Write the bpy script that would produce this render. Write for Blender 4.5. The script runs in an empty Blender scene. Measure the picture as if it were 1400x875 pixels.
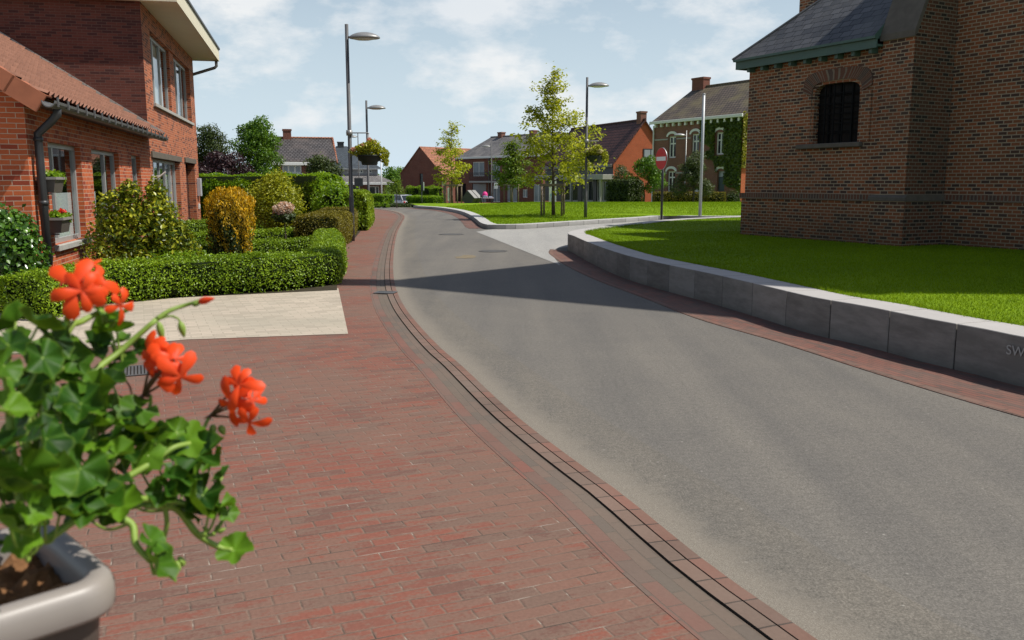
import bpy, bmesh, math, random
import numpy as np
from mathutils import Vector, Matrix
from mathutils.geometry import tessellate_polygon
R = math.radians
PI = math.pi
scene = bpy.context.scene
col = scene.collection
rnd = random.Random(7)

# ---------------------------------------------------------------- node helpers
def nd(nt, typ, ins=None, **props):
    n = nt.nodes.new(typ)
    for k, v in props.items():
        setattr(n, k, v)
    for k, v in (ins or {}).items():
        s = n.inputs[k]
        if isinstance(v, bpy.types.NodeSocket):
            nt.links.new(v, s)
        else:
            s.default_value = v
    return n

def c4(c):
    return (c[0], c[1], c[2], 1.0)

def new_mat(name):
    m = bpy.data.materials.new(name)
    m.use_nodes = True
    nt = m.node_tree
    nt.nodes.clear()
    out = nt.nodes.new('ShaderNodeOutputMaterial')
    return m, nt, out

def mixc(nt, fac, a, b, mode='MIX'):
    n = nt.nodes.new('ShaderNodeMix')
    n.data_type = 'RGBA'
    n.blend_type = mode
    for idx, v in ((0, fac), (6, a), (7, b)):
        if isinstance(v, bpy.types.NodeSocket):
            nt.links.new(v, n.inputs[idx])
        else:
            n.inputs[idx].default_value = v if idx == 0 else c4(v)
    return n.outputs[2]

def ramp(nt, fac, stops):
    n = nt.nodes.new('ShaderNodeValToRGB')
    e = n.color_ramp.elements
    while len(e) < len(stops):
        e.new(0.5)
    for el, (p, c) in zip(e, stops):
        el.position = p
        el.color = c4(c) if not isinstance(c, (int, float)) else (c, c, c, 1)
    nt.links.new(fac, n.inputs[0])
    return n.outputs[0]

def noise(nt, vec, scale, detail=4, rough=.55):
    n = nd(nt, 'ShaderNodeTexNoise', {'Scale': scale, 'Detail': detail, 'Roughness': rough})
    if vec is not None:
        nt.links.new(vec, n.inputs['Vector'])
    return n.outputs[0]

def principled(nt, out, color, rough=.6, spec=.4, metal=0., bump=None, bstr=.3, bdist=.01):
    p = nd(nt, 'ShaderNodeBsdfPrincipled')
    for k, v in (('Base Color', color), ('Roughness', rough), ('Specular IOR Level', spec), ('Metallic', metal)):
        if isinstance(v, bpy.types.NodeSocket):
            nt.links.new(v, p.inputs[k])
        else:
            p.inputs[k].default_value = c4(v) if k == 'Base Color' else v
    if bump is not None:
        b = nd(nt, 'ShaderNodeBump', {'Height': bump, 'Strength': bstr, 'Distance': bdist})
        nt.links.new(b.outputs[0], p.inputs['Normal'])
    nt.links.new(p.outputs[0], out.inputs[0])
    return p

def plain(name, c, rough=.55, spec=.4, metal=0., var=.12, scale=6., bstr=.1):
    m, nt, out = new_mat(name)
    tc = nd(nt, 'ShaderNodeTexCoord')
    f = noise(nt, tc.outputs['Object'], scale, 6)
    colr = mixc(nt, f, tuple(x*(1-var) for x in c), tuple(min(1, x*(1+var)) for x in c))
    r = nd(nt, 'ShaderNodeMath', {0: f, 1: .25}, operation='MULTIPLY')
    r2 = nd(nt, 'ShaderNodeMath', {0: r.outputs[0], 1: rough-.12}, operation='ADD')
    principled(nt, out, colr, r2.outputs[0], spec, metal, f, bstr, .005)
    return m

def bricks(name, c1, c2, mortar, bw=.21, rh=.065, ms=.009, dark=None, rough=.85, bstr=.6, var=.3, stain=None, smooth=.15, offset=.5, freq=2, dpatch=0.0, patchc=None, streak=False):
    m, nt, out = new_mat(name)
    tc = nd(nt, 'ShaderNodeTexCoord')
    uv = tc.outputs['UV']
    jit = nd(nt, 'ShaderNodeTexNoise', {'Vector': uv, 'Scale': 3.0, 'Detail': 2})
    jv = nd(nt, 'ShaderNodeVectorMath', {0: jit.outputs[1], 1: (.5, .5, .5)}, operation='SUBTRACT')
    jv2 = nd(nt, 'ShaderNodeVectorMath', {0: jv.outputs[0], 'Scale': .012}, operation='SCALE')
    uvj = nd(nt, 'ShaderNodeVectorMath', {0: uv, 1: jv2.outputs[0]}, operation='ADD').outputs[0]
    def bt(a, b, vec):
        return nd(nt, 'ShaderNodeTexBrick', {'Vector': vec, 'Color1': c4(a), 'Color2': c4(b), 'Mortar': c4(mortar), 'Scale': 1., 'Mortar Size': ms,
                  'Mortar Smooth': smooth, 'Bias': 0., 'Brick Width': bw, 'Row Height': rh}, offset=offset, offset_frequency=freq)
    b1 = bt(c1, c2, uvj)
    colr = b1.outputs[0]
    if dark is not None:   # some bricks burnt darker
        sh = nd(nt, 'ShaderNodeVectorMath', {0: uvj, 1: (bw*34, rh*58, 0)}, operation='ADD')
        b2 = bt((0, 0, 0), (1, 1, 1), sh.outputs[0])
        sel = ramp(nt, b2.outputs[0], [(.66, 0.), (.8, 1.)])
        inv = nd(nt, 'ShaderNodeMath', {0: 1., 1: b1.outputs[1]}, operation='SUBTRACT')
        s2 = nd(nt, 'ShaderNodeMath', {0: sel, 1: inv.outputs[0]}, operation='MULTIPLY')
        colr = mixc(nt, s2.outputs[0], colr, dark)
    f1 = noise(nt, uv, 1.1, 5)
    f2 = noise(nt, uv, 45., 3)
    v = nd(nt, 'ShaderNodeMath', {0: f1, 1: var*1.6}, operation='MULTIPLY')
    v2 = nd(nt, 'ShaderNodeMath', {0: f2, 1: var*.8, 2: 1-var*1.2}, operation='MULTIPLY_ADD')
    vv = nd(nt, 'ShaderNodeMath', {0: v.outputs[0], 1: v2.outputs[0]}, operation='ADD')
    colr = mixc(nt, 1., colr, (1, 1, 1), 'MULTIPLY')
    vec = nd(nt, 'ShaderNodeVectorMath', {0: colr, 'Scale': vv.outputs[0]}, operation='SCALE')
    colr = vec.outputs[0]
    if patchc is not None:
        f3 = noise(nt, uv, .55, 6, .62)
        pf = ramp(nt, f3, [(.46, 0.), (.66, dpatch)])
        colr = mixc(nt, pf, colr, patchc)
    if streak:   # pale sand left in some of the joints
        f4 = noise(nt, uv, 5.5, 4, .7)
        sf = ramp(nt, f4, [(.55, 0.), (.68, .8)])
        s4 = nd(nt, 'ShaderNodeMath', {0: sf, 1: b1.outputs[1]}, operation='MULTIPLY')
        colr = mixc(nt, s4.outputs[0], colr, (.42, .38, .32))
        f5 = noise(nt, uv, 8., 3, .6)
        df = ramp(nt, f5, [(.56, 0.), (.7, .8)])
        s5 = nd(nt, 'ShaderNodeMath', {0: df, 1: b1.outputs[1]}, operation='MULTIPLY')
        colr = mixc(nt, s5.outputs[0], colr, (.05, .042, .035))
    if stain is not None:   # grime close to the ground
        sp = nd(nt, 'ShaderNodeSeparateXYZ', {0: uv})
        mr = nd(nt, 'ShaderNodeMapRange', {0: sp.outputs[1], 1: .0, 2: .9, 3: 1., 4: 0.})
        sf = nd(nt, 'ShaderNodeMath', {0: mr.outputs[0], 1: f1}, operation='MULTIPLY')
        colr = mixc(nt, sf.outputs[0], colr, stain)
    hgt = nd(nt, 'ShaderNodeMath', {0: f2, 1: .35, 2: 0.}, operation='MULTIPLY_ADD')
    h2 = nd(nt, 'ShaderNodeMath', {0: hgt.outputs[0], 1: b1.outputs[1]}, operation='SUBTRACT')
    principled(nt, out, colr, rough, .25, 0, h2.outputs[0], bstr, .006)
    return m

def leafmat(name, dark, mid, light, rough=.45, trans=.3, clump=1.1, spec=.35):
    m, nt, out = new_mat(name)
    g = nd(nt, 'ShaderNodeNewGeometry')
    tc = nd(nt, 'ShaderNodeTexCoord')
    f = noise(nt, tc.outputs['Object'], clump, 3)
    a = nd(nt, 'ShaderNodeMath', {0: g.outputs['Random Per Island'], 1: .65}, operation='MULTIPLY')
    b = nd(nt, 'ShaderNodeMath', {0: f, 1: .7, 2: -.16}, operation='MULTIPLY_ADD')
    s = nd(nt, 'ShaderNodeMath', {0: a.outputs[0], 1: b.outputs[0]}, operation='ADD')
    colr = ramp(nt, s.outputs[0], [(.12, dark), (.5, mid), (.92, light)])
    p = principled(nt, out, colr, rough, spec)
    t = nd(nt, 'ShaderNodeBsdfTranslucent')
    tcol = mixc(nt, .5, colr, (light[0]*1.2, light[1]*1.15, light[2]*.6))
    nt.links.new(tcol, t.inputs[0])
    mx = nd(nt, 'ShaderNodeMixShader', {0: trans})
    nt.links.new(p.outputs[0], mx.inputs[1])
    nt.links.new(t.outputs[0], mx.inputs[2])
    nt.links.new(mx.outputs[0], out.inputs[0])
    return m

def glassmat(name, tint=(.8, .86, .86), refl=1.45):
    m, nt, out = new_mat(name)
    fr = nd(nt, 'ShaderNodeFresnel', {'IOR': refl})
    tr = nd(nt, 'ShaderNodeBsdfTransparent', {'Color': c4(tint)})
    gl = nd(nt, 'ShaderNodeBsdfGlossy', {'Roughness': .02, 'Color': (.95, .97, 1, 1)})
    gb_ = nd(nt, 'ShaderNodeNewGeometry'); ib = nd(nt, 'ShaderNodeMath', {0: 1., 1: gb_.outputs['Backfacing']}, operation='SUBTRACT')
    ff = nd(nt, 'ShaderNodeMath', {0: fr.outputs[0], 1: ib.outputs[0]}, operation='MULTIPLY')
    mx = nd(nt, 'ShaderNodeMixShader', {0: ff.outputs[0], 1: tr.outputs[0], 2: gl.outputs[0]})
    nt.links.new(mx.outputs[0], out.inputs[0])
    return m

# ---------------------------------------------------------------- mesh builder
class MB:
    def __init__(s):
        s.v = []; s.f = []; s.m = []; s.uv = []
    def face(s, pts, mi=0, uv=None):
        i = len(s.v)
        s.v.extend([tuple(p) for p in pts])
        s.f.append(tuple(range(i, i+len(pts))))
        s.m.append(mi); s.uv.append(uv)
    def faces(s, verts, fs, mi=0):
        i = len(s.v)
        s.v.extend([tuple(p) for p in verts])
        for f in fs:
            s.f.append(tuple(i+k for k in f)); s.m.append(mi); s.uv.append(None)
    def box(s, x0, x1, y0, y1, z0, z1, mi=0, M=None):
        P = [(x, y, z) for z in (z0, z1) for y in (y0, y1) for x in (x0, x1)]
        if M is not None:
            P = [M @ Vector(p) for p in P]
        s.faces(P, [(0, 2, 3, 1), (4, 5, 7, 6), (0, 1, 5, 4), (2, 6, 7, 3), (0, 4, 6, 2), (1, 3, 7, 5)], mi)
    def prism(s, poly, z0, z1, mi=0, M=None, cap=True):   # poly xy counter-clockwise
        n = len(poly)
        P = [Vector((x, y, z0)) for x, y in poly] + [Vector((x, y, z1)) for x, y in poly]
        if M is not None:
            P = [M @ p for p in P]
        fs = [(k, (k+1) % n, n+(k+1) % n, n+k) for k in range(n)]
        if cap:
            fs += [tuple(range(n-1, -1, -1)), tuple(range(n, 2*n))]
        s.faces(P, fs, mi)
    def profile_x(s, poly, x0, x1, mi=0):    # polygon in (y,z) swept along x
        n = len(poly)
        P = [(x0, y, z) for y, z in poly] + [(x1, y, z) for y, z in poly]
        s.faces(P, [(k, n+k, n+(k+1) % n, (k+1) % n) for k in range(n)] + [tuple(range(n)), tuple(range(2*n-1, n-1, -1))], mi)
    def tube(s, path, rad, n=10, mi=0, cap=True):
        path = [Vector(p) for p in path]
        if not hasattr(rad, '__len__'):
            rad = [rad]*len(path)
        vs = []; fs = []
        ref = Vector((.13, .21, 1)).normalized()
        if abs((path[-1]-path[0]).normalized().dot(ref)) > .9:
            ref = Vector((1, .1, 0)).normalized()
        for i, p in enumerate(path):
            d = (path[min(i+1, len(path)-1)]-path[max(i-1, 0)]).normalized()
            a = d.cross(ref).normalized(); b = d.cross(a)
            for k in range(n):
                t = 2*PI*k/n
                vs.append(p+(a*math.cos(t)+b*math.sin(t))*rad[i])
        for i in range(len(path)-1):
            for k in range(n):
                k2 = (k+1) % n
                fs.append((i*n+k, i*n+k2, (i+1)*n+k2, (i+1)*n+k))
        if cap:
            fs.append(tuple(range(n-1, -1, -1))); fs.append(tuple(range((len(path)-1)*n, len(path)*n)))
        s.faces(vs, fs, mi)
    def lathe(s, prof, c=(0, 0, 0), n=20, mi=0, sx=1, sy=1, M=None):   # prof (r,z)
        vs = []; fs = []
        for r, z in prof:
            for k in range(n):
                t = 2*PI*k/n
                p = Vector((r*math.cos(t)*sx, r*math.sin(t)*sy, z))
                if M is not None: p = M @ p
                vs.append(p+Vector(c))
        for i in range(len(prof)-1):
            for k in range(n):
                k2 = (k+1) % n
                fs.append((i*n+k, i*n+k2, (i+1)*n+k2, (i+1)*n+k))
        s.faces(vs, fs, mi)
    def wall(s, x0, x1, z0, z1, ops=(), rev=.2, y=0., mi=0, rmi=None):   # faces -y, reveals go to y+rev
        rmi = mi if rmi is None else rmi
        xs = sorted({x0, x1} | {o[0] for o in ops} | {o[1] for o in ops})
        zs = sorted({z0, z1} | {o[2] for o in ops} | {o[3] for o in ops})
        for a, b in zip(xs, xs[1:]):
            for c, d in zip(zs, zs[1:]):
                mx, mz = (a+b)/2, (c+d)/2
                if any(o[0] < mx < o[1] and o[2] < mz < o[3] for o in ops):
                    continue
                s.face([(a, y, c), (b, y, c), (b, y, d), (a, y, d)], mi)
        for a, b, c, d in ops:
            e = y+rev
            s.face([(a, y, c), (a, y, d), (a, e, d), (a, e, c)], rmi)
            s.face([(b, y, c), (b, e, c), (b, e, d), (b, y, d)], rmi)
            s.face([(a, y, d), (b, y, d), (b, e, d), (a, e, d)], rmi)
            s.face([(a, y, c), (a, e, c), (b, e, c), (b, y, c)], rmi)
    def build(s, name, mats, parent=None, smooth=False, uvrot=None, loc=None):
        me = bpy.data.meshes.new(name)
        me.from_pydata([tuple(v) for v in s.v], [], s.f)
        mats = mats if isinstance(mats, (list, tuple)) else [mats]
        for m in mats:
            me.materials.append(m)
        me.polygons.foreach_set('material_index', s.m)
        uvl = me.uv_layers.new(name='UVMap').data
        for p in me.polygons:
            cu = s.uv[p.index]
            if cu is not None:
                for k, li in enumerate(p.loop_indices):
                    uvl[li].uv = cu[k]
                continue
            n = p.normal
            if abs(n.z) > .98:
                t = Vector((1, 0, 0)); b = Vector((0, 1, 0))
                if uvrot is not None:
                    t = Vector((math.cos(uvrot), math.sin(uvrot), 0)); b = Vector((-t.y, t.x, 0))
            else:
                t = Vector((0, 0, 1)).cross(n).normalized(); b = n.cross(t)
            for li in p.loop_indices:
                co = me.vertices[me.loops[li].vertex_index].co
                uvl[li].uv = (co.dot(t), co.dot(b))
        if smooth:
            me.polygons.foreach_set('use_smooth', [True]*len(me.polygons))
        me.update()
        o = bpy.data.objects.new(name, me)
        col.objects.link(o)
        if parent is not None:
            o.parent = parent
        if loc is not None:
            o.location = loc
        return o

def soften(o, w=.01, seg=2, ang=35):
    bm = bmesh.new(); bm.from_mesh(o.data)
    bmesh.ops.remove_doubles(bm, verts=bm.verts, dist=1e-5)
    ed = [e for e in bm.edges if len(e.link_faces) == 2 and e.calc_face_angle(0) > R(ang)]
    bmesh.ops.bevel(bm, geom=ed, offset=w, segments=seg, affect='EDGES', profile=.5)
    bm.to_mesh(o.data); bm.free()
    return o

def tag(o, label=None, cat=None, group=None, kind=None):
    if label: o['label'] = label
    if cat: o['category'] = cat
    if group: o['group'] = group
    if kind: o['kind'] = kind
    return o

def thing(name, label, cat, loc=(0, 0, 0), rotz=0., group=None):
    o = bpy.data.objects.new(name, None)
    o.empty_display_size = .2
    col.objects.link(o)
    o.location = loc; o.rotation_euler = (0, 0, rotz)
    return tag(o, label, cat, group)

def copy_tree(o, parent=None):
    c = o.copy(); col.objects.link(c); c.parent = parent
    for ch in list(o.children):
        copy_tree(ch, c)
    return c

def catmull(pts, n=6):
    P = [np.array(p, float) for p in pts]
    P = [2*P[0]-P[1]] + P + [2*P[-1]-P[-2]]
    out = []
    for i in range(1, len(P)-2):
        for k in range(n):
            t = k/n
            out.append(.5*((2*P[i])+(-P[i-1]+P[i+1])*t+(2*P[i-1]-5*P[i]+4*P[i+1]-P[i+2])*t*t+(-P[i-1]+3*P[i]-3*P[i+1]+P[i+2])*t**3))
    out.append(P[-2])
    return [tuple(p) for p in out]

def resample(pts, step):
    P = np.array(pts); d = np.r_[0, np.cumsum(np.linalg.norm(np.diff(P, axis=0), axis=1))]
    n = max(2, int(round(d[-1]/step))+1)
    s = np.linspace(0, d[-1], n)
    return np.c_[np.interp(s, d, P[:, 0]), np.interp(s, d, P[:, 1])], s

def offset_curve(P, off):    # off > 0 to the right of travel
    P = np.asarray(P); T = np.gradient(P, axis=0); T /= np.linalg.norm(T, axis=1)[:, None]
    return P+np.c_[T[:, 1], -T[:, 0]]*off

# ---------------------------------------------------------------- foliage (numpy)
def np_mesh(name, V, F, mat, parent=None, kmats=None, mi=None, smooth=False):
    me = bpy.data.meshes.new(name)
    V = np.ascontiguousarray(V, np.float32); F = np.ascontiguousarray(F, np.int32)
    me.vertices.add(len(V)); me.vertices.foreach_set('co', V.ravel())
    k = F.shape[1]
    me.loops.add(F.size); me.loops.foreach_set('vertex_index', F.ravel())
    me.polygons.add(len(F)); me.polygons.foreach_set('loop_start', np.arange(0, F.size, k, dtype=np.int32))
    if smooth:
        me.polygons.foreach_set('use_smooth', np.ones(len(F), bool))
    for m in (kmats or [mat]):
        me.materials.append(m)
    if mi is not None:
        me.polygons.foreach_set('material_index', np.asarray(mi, np.int32))
    me.update(calc_edges=True)
    me.validate()
    o = bpy.data.objects.new(name, me); col.objects.link(o)
    if parent is not None: o.parent = parent
    return o

def unit(a):
    return a/np.maximum(np.linalg.norm(a, axis=-1, keepdims=True), 1e-9)

def leaf_arrays(P, N, size, rg, tilt=.7, aspect=.55, sv=.5, droop=0.):
    n = len(P)
    nn = unit(N+tilt*rg.normal(size=(n, 3)))
    t = unit(np.cross(nn, rg.normal(size=(n, 3)))); b = np.cross(nn, t)
    if droop:
        t = unit(t+np.array([0, 0, -droop])); b = unit(np.cross(nn, t))
    L = (size*(1-sv/2+sv*rg.random(n)))[:, None]
    V = np.empty((n, 4, 3))
    V[:, 0] = P-t*L*.5
    V[:, 1] = P+b*L*aspect*.5+nn*L*.1
    V[:, 2] = P+t*L*.5
    V[:, 3] = P-b*L*aspect*.5+nn*L*.1
    i = np.arange(n)[:, None]*4
    F = np.concatenate([i+np.array([0, 1, 2]), i+np.array([0, 2, 3])])
    return V.reshape(-1, 3), F

def lump(P, s=1.0, seed=0.):   # cheap smooth 3-D wobble
    x, y, z = (P*s).T
    return (np.sin(x*2.1+seed)+np.sin(y*2.7+1.3*seed)+np.sin(z*3.1+.7*seed)+np.sin((x+y)*4.3+seed)*.6+np.sin((y-z)*5.1+2*seed)*.5)/4.1

def blob_leaves(clumps, dens, size, rg, **kw):   # clumps: (cx,cy,cz,rx,ry,rz); leaves in the outer shell of each
    Ps = []; Ns = []
    for c in clumps:
        cx, cy, cz, rx, ry, rz = c
        n = int(dens*4*PI*((rx*ry*rz)**(2/3)))
        d = unit(rg.normal(size=(n, 3)))
        r = 1-.45*rg.random(n)**2+.1*rg.normal(size=n)
        p = d*r[:, None]
        w = lump(d, 2.2, cx*3+cy)
        p *= (1+.22*w)[:, None]
        P = p*np.array([rx, ry, rz])+np.array([cx, cy, cz])
        Ps.append(P); Ns.append(unit(d+np.array([0, 0, .35])))
    return leaf_arrays(np.concatenate(Ps), np.concatenate(Ns), size, rg, **kw)

def join_np(parts):
    Vs = []; Fs = []; mi = []; o = 0
    for V, F, m in parts:
        Vs.append(V); Fs.append(F+o); mi.append(np.full(len(F), m)); o += len(V)
    return np.concatenate(Vs), np.concatenate(Fs), np.concatenate(mi)

def hedge(name, label, cat, path, width, height, mat, core, leaf=.03, dens=1500, seed=1, wob=.04, group=None, z0=0., base=.06, rnd_top=.15, aspect=.6):
    rg = np.random.default_rng(seed)
    pts, s = resample(path, .15)
    L = s[-1]
    T = np.gradient(pts, axis=0); T /= np.linalg.norm(T, axis=1)[:, None]
    def frame(u):
        return (np.c_[np.interp(u, s, pts[:, 0]), np.interp(u, s, pts[:, 1])], unit(np.c_[np.interp(u, s, T[:, 0]), np.interp(u, s, T[:, 1])]))
    hw = width/2
    per = 2*height+width
    n = int(dens*L*per)
    u = rg.random(n)*L
    w = rg.random(n)*per
    side = np.where(w < height, -1, np.where(w > height+width, 1, 0))
    lat = np.where(side == 0, (w-height)-hw, side*hw)
    hz = np.where(side == -1, w, np.where(side == 1, per-w, height))
    nl = side.astype(float); nz = (side == 0).astype(float)
    # end caps
    m = int(dens*width*height)
    uc = np.r_[np.zeros(m), np.full(m, L)]; ec = np.r_[-np.ones(m), np.ones(m)]
    u = np.r_[u, uc]; lat = np.r_[lat, (rg.random(2*m)-.5)*width]; hz = np.r_[hz, rg.random(2*m)*height]
    nl = np.r_[nl, np.zeros(2*m)]; nz = np.r_[nz, np.zeros(2*m)]; ea = np.r_[np.zeros(n), ec]
    # round the top edges
    k = np.clip((hz-(height-rnd_top))/rnd_top, 0, 1)*np.clip((np.abs(lat)-(hw-rnd_top))/rnd_top, 0, 1)
    lat = lat-np.sign(lat)*k*rnd_top*.3; hz = hz-k*rnd_top*.3
    C, TT = frame(u)
    NN = np.c_[TT[:, 1], -TT[:, 0]]
    Nrm = np.c_[NN*nl[:, None]+TT*ea[:, None], nz]
    P = np.c_[C+NN*lat[:, None], hz]
    bul = lump(P, 2.0, seed)*wob+rg.normal(size=len(P))*.018-np.abs(rg.normal(size=len(P)))*.02
    P = P+Nrm*bul[:, None]
    # thinner and set back at the foot
    foot = np.clip(1-P[:, 2]/.22, 0, 1)*(nz < .5)
    P = P-Nrm*(foot*.07)[:, None]
    keep = rg.random(len(P)) > foot*.5
    P = P[keep]; Nrm = Nrm[keep]
    P[:, 2] = np.maximum(P[:, 2], .01)+z0
    V, F = leaf_arrays(P, Nrm+np.array([0, 0, .35]), leaf, rg, tilt=.9, aspect=aspect)
    # inner core
    ins = .07
    pts = pts[1:-1]; T = T[1:-1]
    Lft = pts-np.c_[T[:, 1], -T[:, 0]]*(hw-ins); Rgt = pts+np.c_[T[:, 1], -T[:, 0]]*(hw-ins)
    cv = []; cf = []
    nP = len(pts)
    for i in range(nP):
        for q, zz in ((Lft[i], base), (Lft[i], height-ins), (Rgt[i], height-ins), (Rgt[i], base)):
            cv.append((q[0], q[1], zz+z0))
    for i in range(nP-1):
        for k2 in range(4):
            a = i*4+k2; b2 = i*4+(k2+1) % 4
            cf += [(a, b2, b2+4), (a, b2+4, a+4)]
    cf += [(0, 2, 1), (0, 3, 2), (nP*4-4, nP*4-3, nP*4-2), (nP*4-4, nP*4-2, nP*4-1)]
    VV, FF, MI = join_np([(V, F, 0), (np.array(cv), np.array(cf), 1)])
    o = np_mesh(name, VV, FF, None, None, [mat, core], MI)
    return tag(o, label, cat, group)

def limb_path(p0, az, up, length, rg, n=6, sag=0., wig=.06):
    p = np.array(p0, float); out = [tuple(p)]
    d = np.array([math.cos(az)*math.cos(up), math.sin(az)*math.cos(up), math.sin(up)])
    for k in range(n):
        d = unit(d+rg.normal(size=3)*wig+np.array([0, 0, sag]))
        p = p+d*length/n
        out.append(tuple(p))
    return out

def tree(name, label, loc, H, bole, prof, nlimb, tr, leafm, barkm, leaf, ncl, perc, sig, seed, group=None, up=.5, sag=.02, droop=.2, aspect=.6, cat='tree'):
    rg = np.random.default_rng(seed)
    root = thing(name, label, cat, loc, 0, group)
    tb = MB()
    tp = [(0, 0, 0)]; nseg = 9
    x = y = 0.
    for k in range(1, nseg+1):
        x += rg.normal()*.03*H/6; y += rg.normal()*.03*H/6
        tp.append((x, y, H*.97*k/nseg))
    tb.tube(tp, [tr*(1-.92*(k/nseg)**.9) for k in range(nseg+1)], 8)
    tz = np.array([p[2] for p in tp])
    P = []
    for i in range(nlimb):
        f = (i+rg.random()*.8)/nlimb
        h = bole+(H*.96-bole)*f
        px = np.interp(h, tz, [p[0] for p in tp]); py = np.interp(h, tz, [p[1] for p in tp])
        ln = prof((h-bole)/(H-bole))*(.55+.7*rg.random())
        az = i*2.399+rg.normal()*.4
        lp = limb_path((px, py, h), az, up+.35*f+rg.normal()*.12, ln, rg, 6, sag)
        r0 = tr*.38*(1-.6*f)
        tb.tube(lp, [r0*(1-.85*k/6) for k in range(7)], 5, cap=False)
        LP = np.array(lp)
        nc = max(2, int(ncl*ln/max(prof(.3), .01)))
        for c in range(nc):
            t = .25+.75*((c+rg.random())/nc)
            q = np.array([np.interp(t*6, range(7), LP[:, k]) for k in range(3)])
            tw = q+unit(rg.normal(size=3)*np.array([1, 1, .8]))*ln*.36*rg.random()
            tb.tube([tuple(q), tuple(tw)], [r0*.25, r0*.1], 3, cap=False)
            m = int(perc*(.6+.8*rg.random()))
            P.append(tw+rg.normal(size=(m, 3))*np.array([sig, sig, sig*.6]))
    # leader tuft
    P.append(np.array(tp[-1])+rg.normal(size=(int(perc*1.5), 3))*np.array([sig*.6, sig*.6, sig*1.1]))
    tb.build('trunk', barkm, root, True)
    P = np.concatenate(P)
    N = np.tile(np.array([0, 0, 1.]), (len(P), 1))+unit(P-np.array([0, 0, H*.55]))*.5
    V, F = leaf_arrays(P, N, leaf, rg, tilt=.6, aspect=aspect, droop=droop)
    np_mesh('crown', V, F, leafm, root)
    return root

def bush(name, label, loc, clumps, dens, leaf, leafm, seed, cat='shrub', stem=None, stemm=None, core=None, group=None, **kw):
    rg = np.random.default_rng(seed)
    root = thing(name, label, cat, loc, 0, group)
    V, F = blob_leaves(clumps, dens, leaf, rg, **kw)
    parts = [(V, F, 0)]
    if core is not None:
        for c in clumps:
            bm = bmesh.new(); bmesh.ops.create_icosphere(bm, subdivisions=2, radius=1)
            cv = np.array([v.co[:] for v in bm.verts]); cf = np.array([[v.index for v in f.verts] for f in bm.faces]); bm.free()
            cv = cv*(1+.22*lump(unit(cv), 2.2, c[0]*3+c[1]))[:, None]*.66
            parts.append((cv*np.array(c[3:])+np.array(c[:3]), cf, 1))
    VV, FF, MI = join_np(parts)
    np_mesh('foliage', VV, FF, None, root, [leafm] + ([core] if core else []), MI)
    if stem:
        sb = MB()
        for path, r in stem:
            sb.tube(path, [r*(1-.5*k/(len(path)-1)) for k in range(len(path))], 7)
        sb.build('stem', stemm, root, True)
    return root

# ---------------------------------------------------------------- camera, sky, sun
cam = bpy.data.cameras.new('camera'); co = bpy.data.objects.new('camera', cam); col.objects.link(co)
co.location = (0, 0, 1.6); co.rotation_euler = (R(90-8.88), 0, 0)
cam.sensor_width = 36; cam.lens = 30.857; cam.clip_start = .05; cam.clip_end = 3000
cam.dof.use_dof = True; cam.dof.focus_distance = 13.; cam.dof.aperture_fstop = 9.
scene.camera = co
scene.view_settings.view_transform = 'Standard'; scene.view_settings.look = 'None'; scene.view_settings.exposure = 0

SUN_EL, SUN_AZ = 55., -5.     # azimuth measured from +X towards +Y
w = bpy.data.worlds.new('World'); scene.world = w; w.use_nodes = True
nt = w.node_tree; nt.nodes.clear()
wo = nt.nodes.new('ShaderNodeOutputWorld')
sky = nd(nt, 'ShaderNodeTexSky', sky_type='NISHITA', sun_disc=False, sun_elevation=R(SUN_EL), sun_rotation=R(90-SUN_AZ), air_density=1.1, dust_density=1.6, ozone_density=1.2)
tc = nd(nt, 'ShaderNodeTexCoord')
sp = nd(nt, 'ShaderNodeSeparateXYZ', {0: tc.outputs['Generated']})
zz = nd(nt, 'ShaderNodeMath', {0: sp.outputs[2], 1: .0}, operation='MAXIMUM')
mpz = nd(nt, 'ShaderNodeMapping', {0: tc.outputs['Generated'], 1: (2.3, .4, .13), 3: (1, 1, 2.1)})
cv = mpz
n1 = noise(nt, cv.outputs[0], 6.2, 10, .58)
n2 = noise(nt, cv.outputs[0], 1.7, 3, .5)
nn_ = nd(nt, 'ShaderNodeMath', {0: n2, 1: .55}, operation='MULTIPLY')
ns_ = nd(nt, 'ShaderNodeMath', {0: n1, 1: nn_.outputs[0]}, operation='ADD')
cl = ramp(nt, ns_.outputs[0], [(.775, 0.), (.915, .85)])
# thin veil of haze, then the clouds, brighter where thick, greyer underneath
hz = nd(nt, 'ShaderNodeMapRange', {0: sp.outputs[2], 1: .0, 2: .42, 3: 1., 4: .0})
skyh = mixc(nt, hz.outputs[0], sky.outputs[0], (7.3, 8.8, 9.9))
shade = noise(nt, cv.outputs[0], 2.6, 5, .6)
ccol = ramp(nt, shade, [(.3, (8.8, 9.2, 9.6)), (.62, (10.3, 10.3, 10.2))])
cf = nd(nt, 'ShaderNodeMapRange', {0: sp.outputs[2], 1: .22, 2: .45, 3: 1., 4: .1})
clf = nd(nt, 'ShaderNodeMath', {0: cl, 1: cf.outputs[0]}, operation='MULTIPLY')
skyc = mixc(nt, clf.outputs[0], skyh, ccol)
bg = nd(nt, 'ShaderNodeBackground', {'Color': skyc, 'Strength': .092})
nt.links.new(bg.outputs[0], wo.inputs[0])
w.cycles.sampling_method = 'MANUAL'; w.cycles.sample_map_resolution = 512

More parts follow.
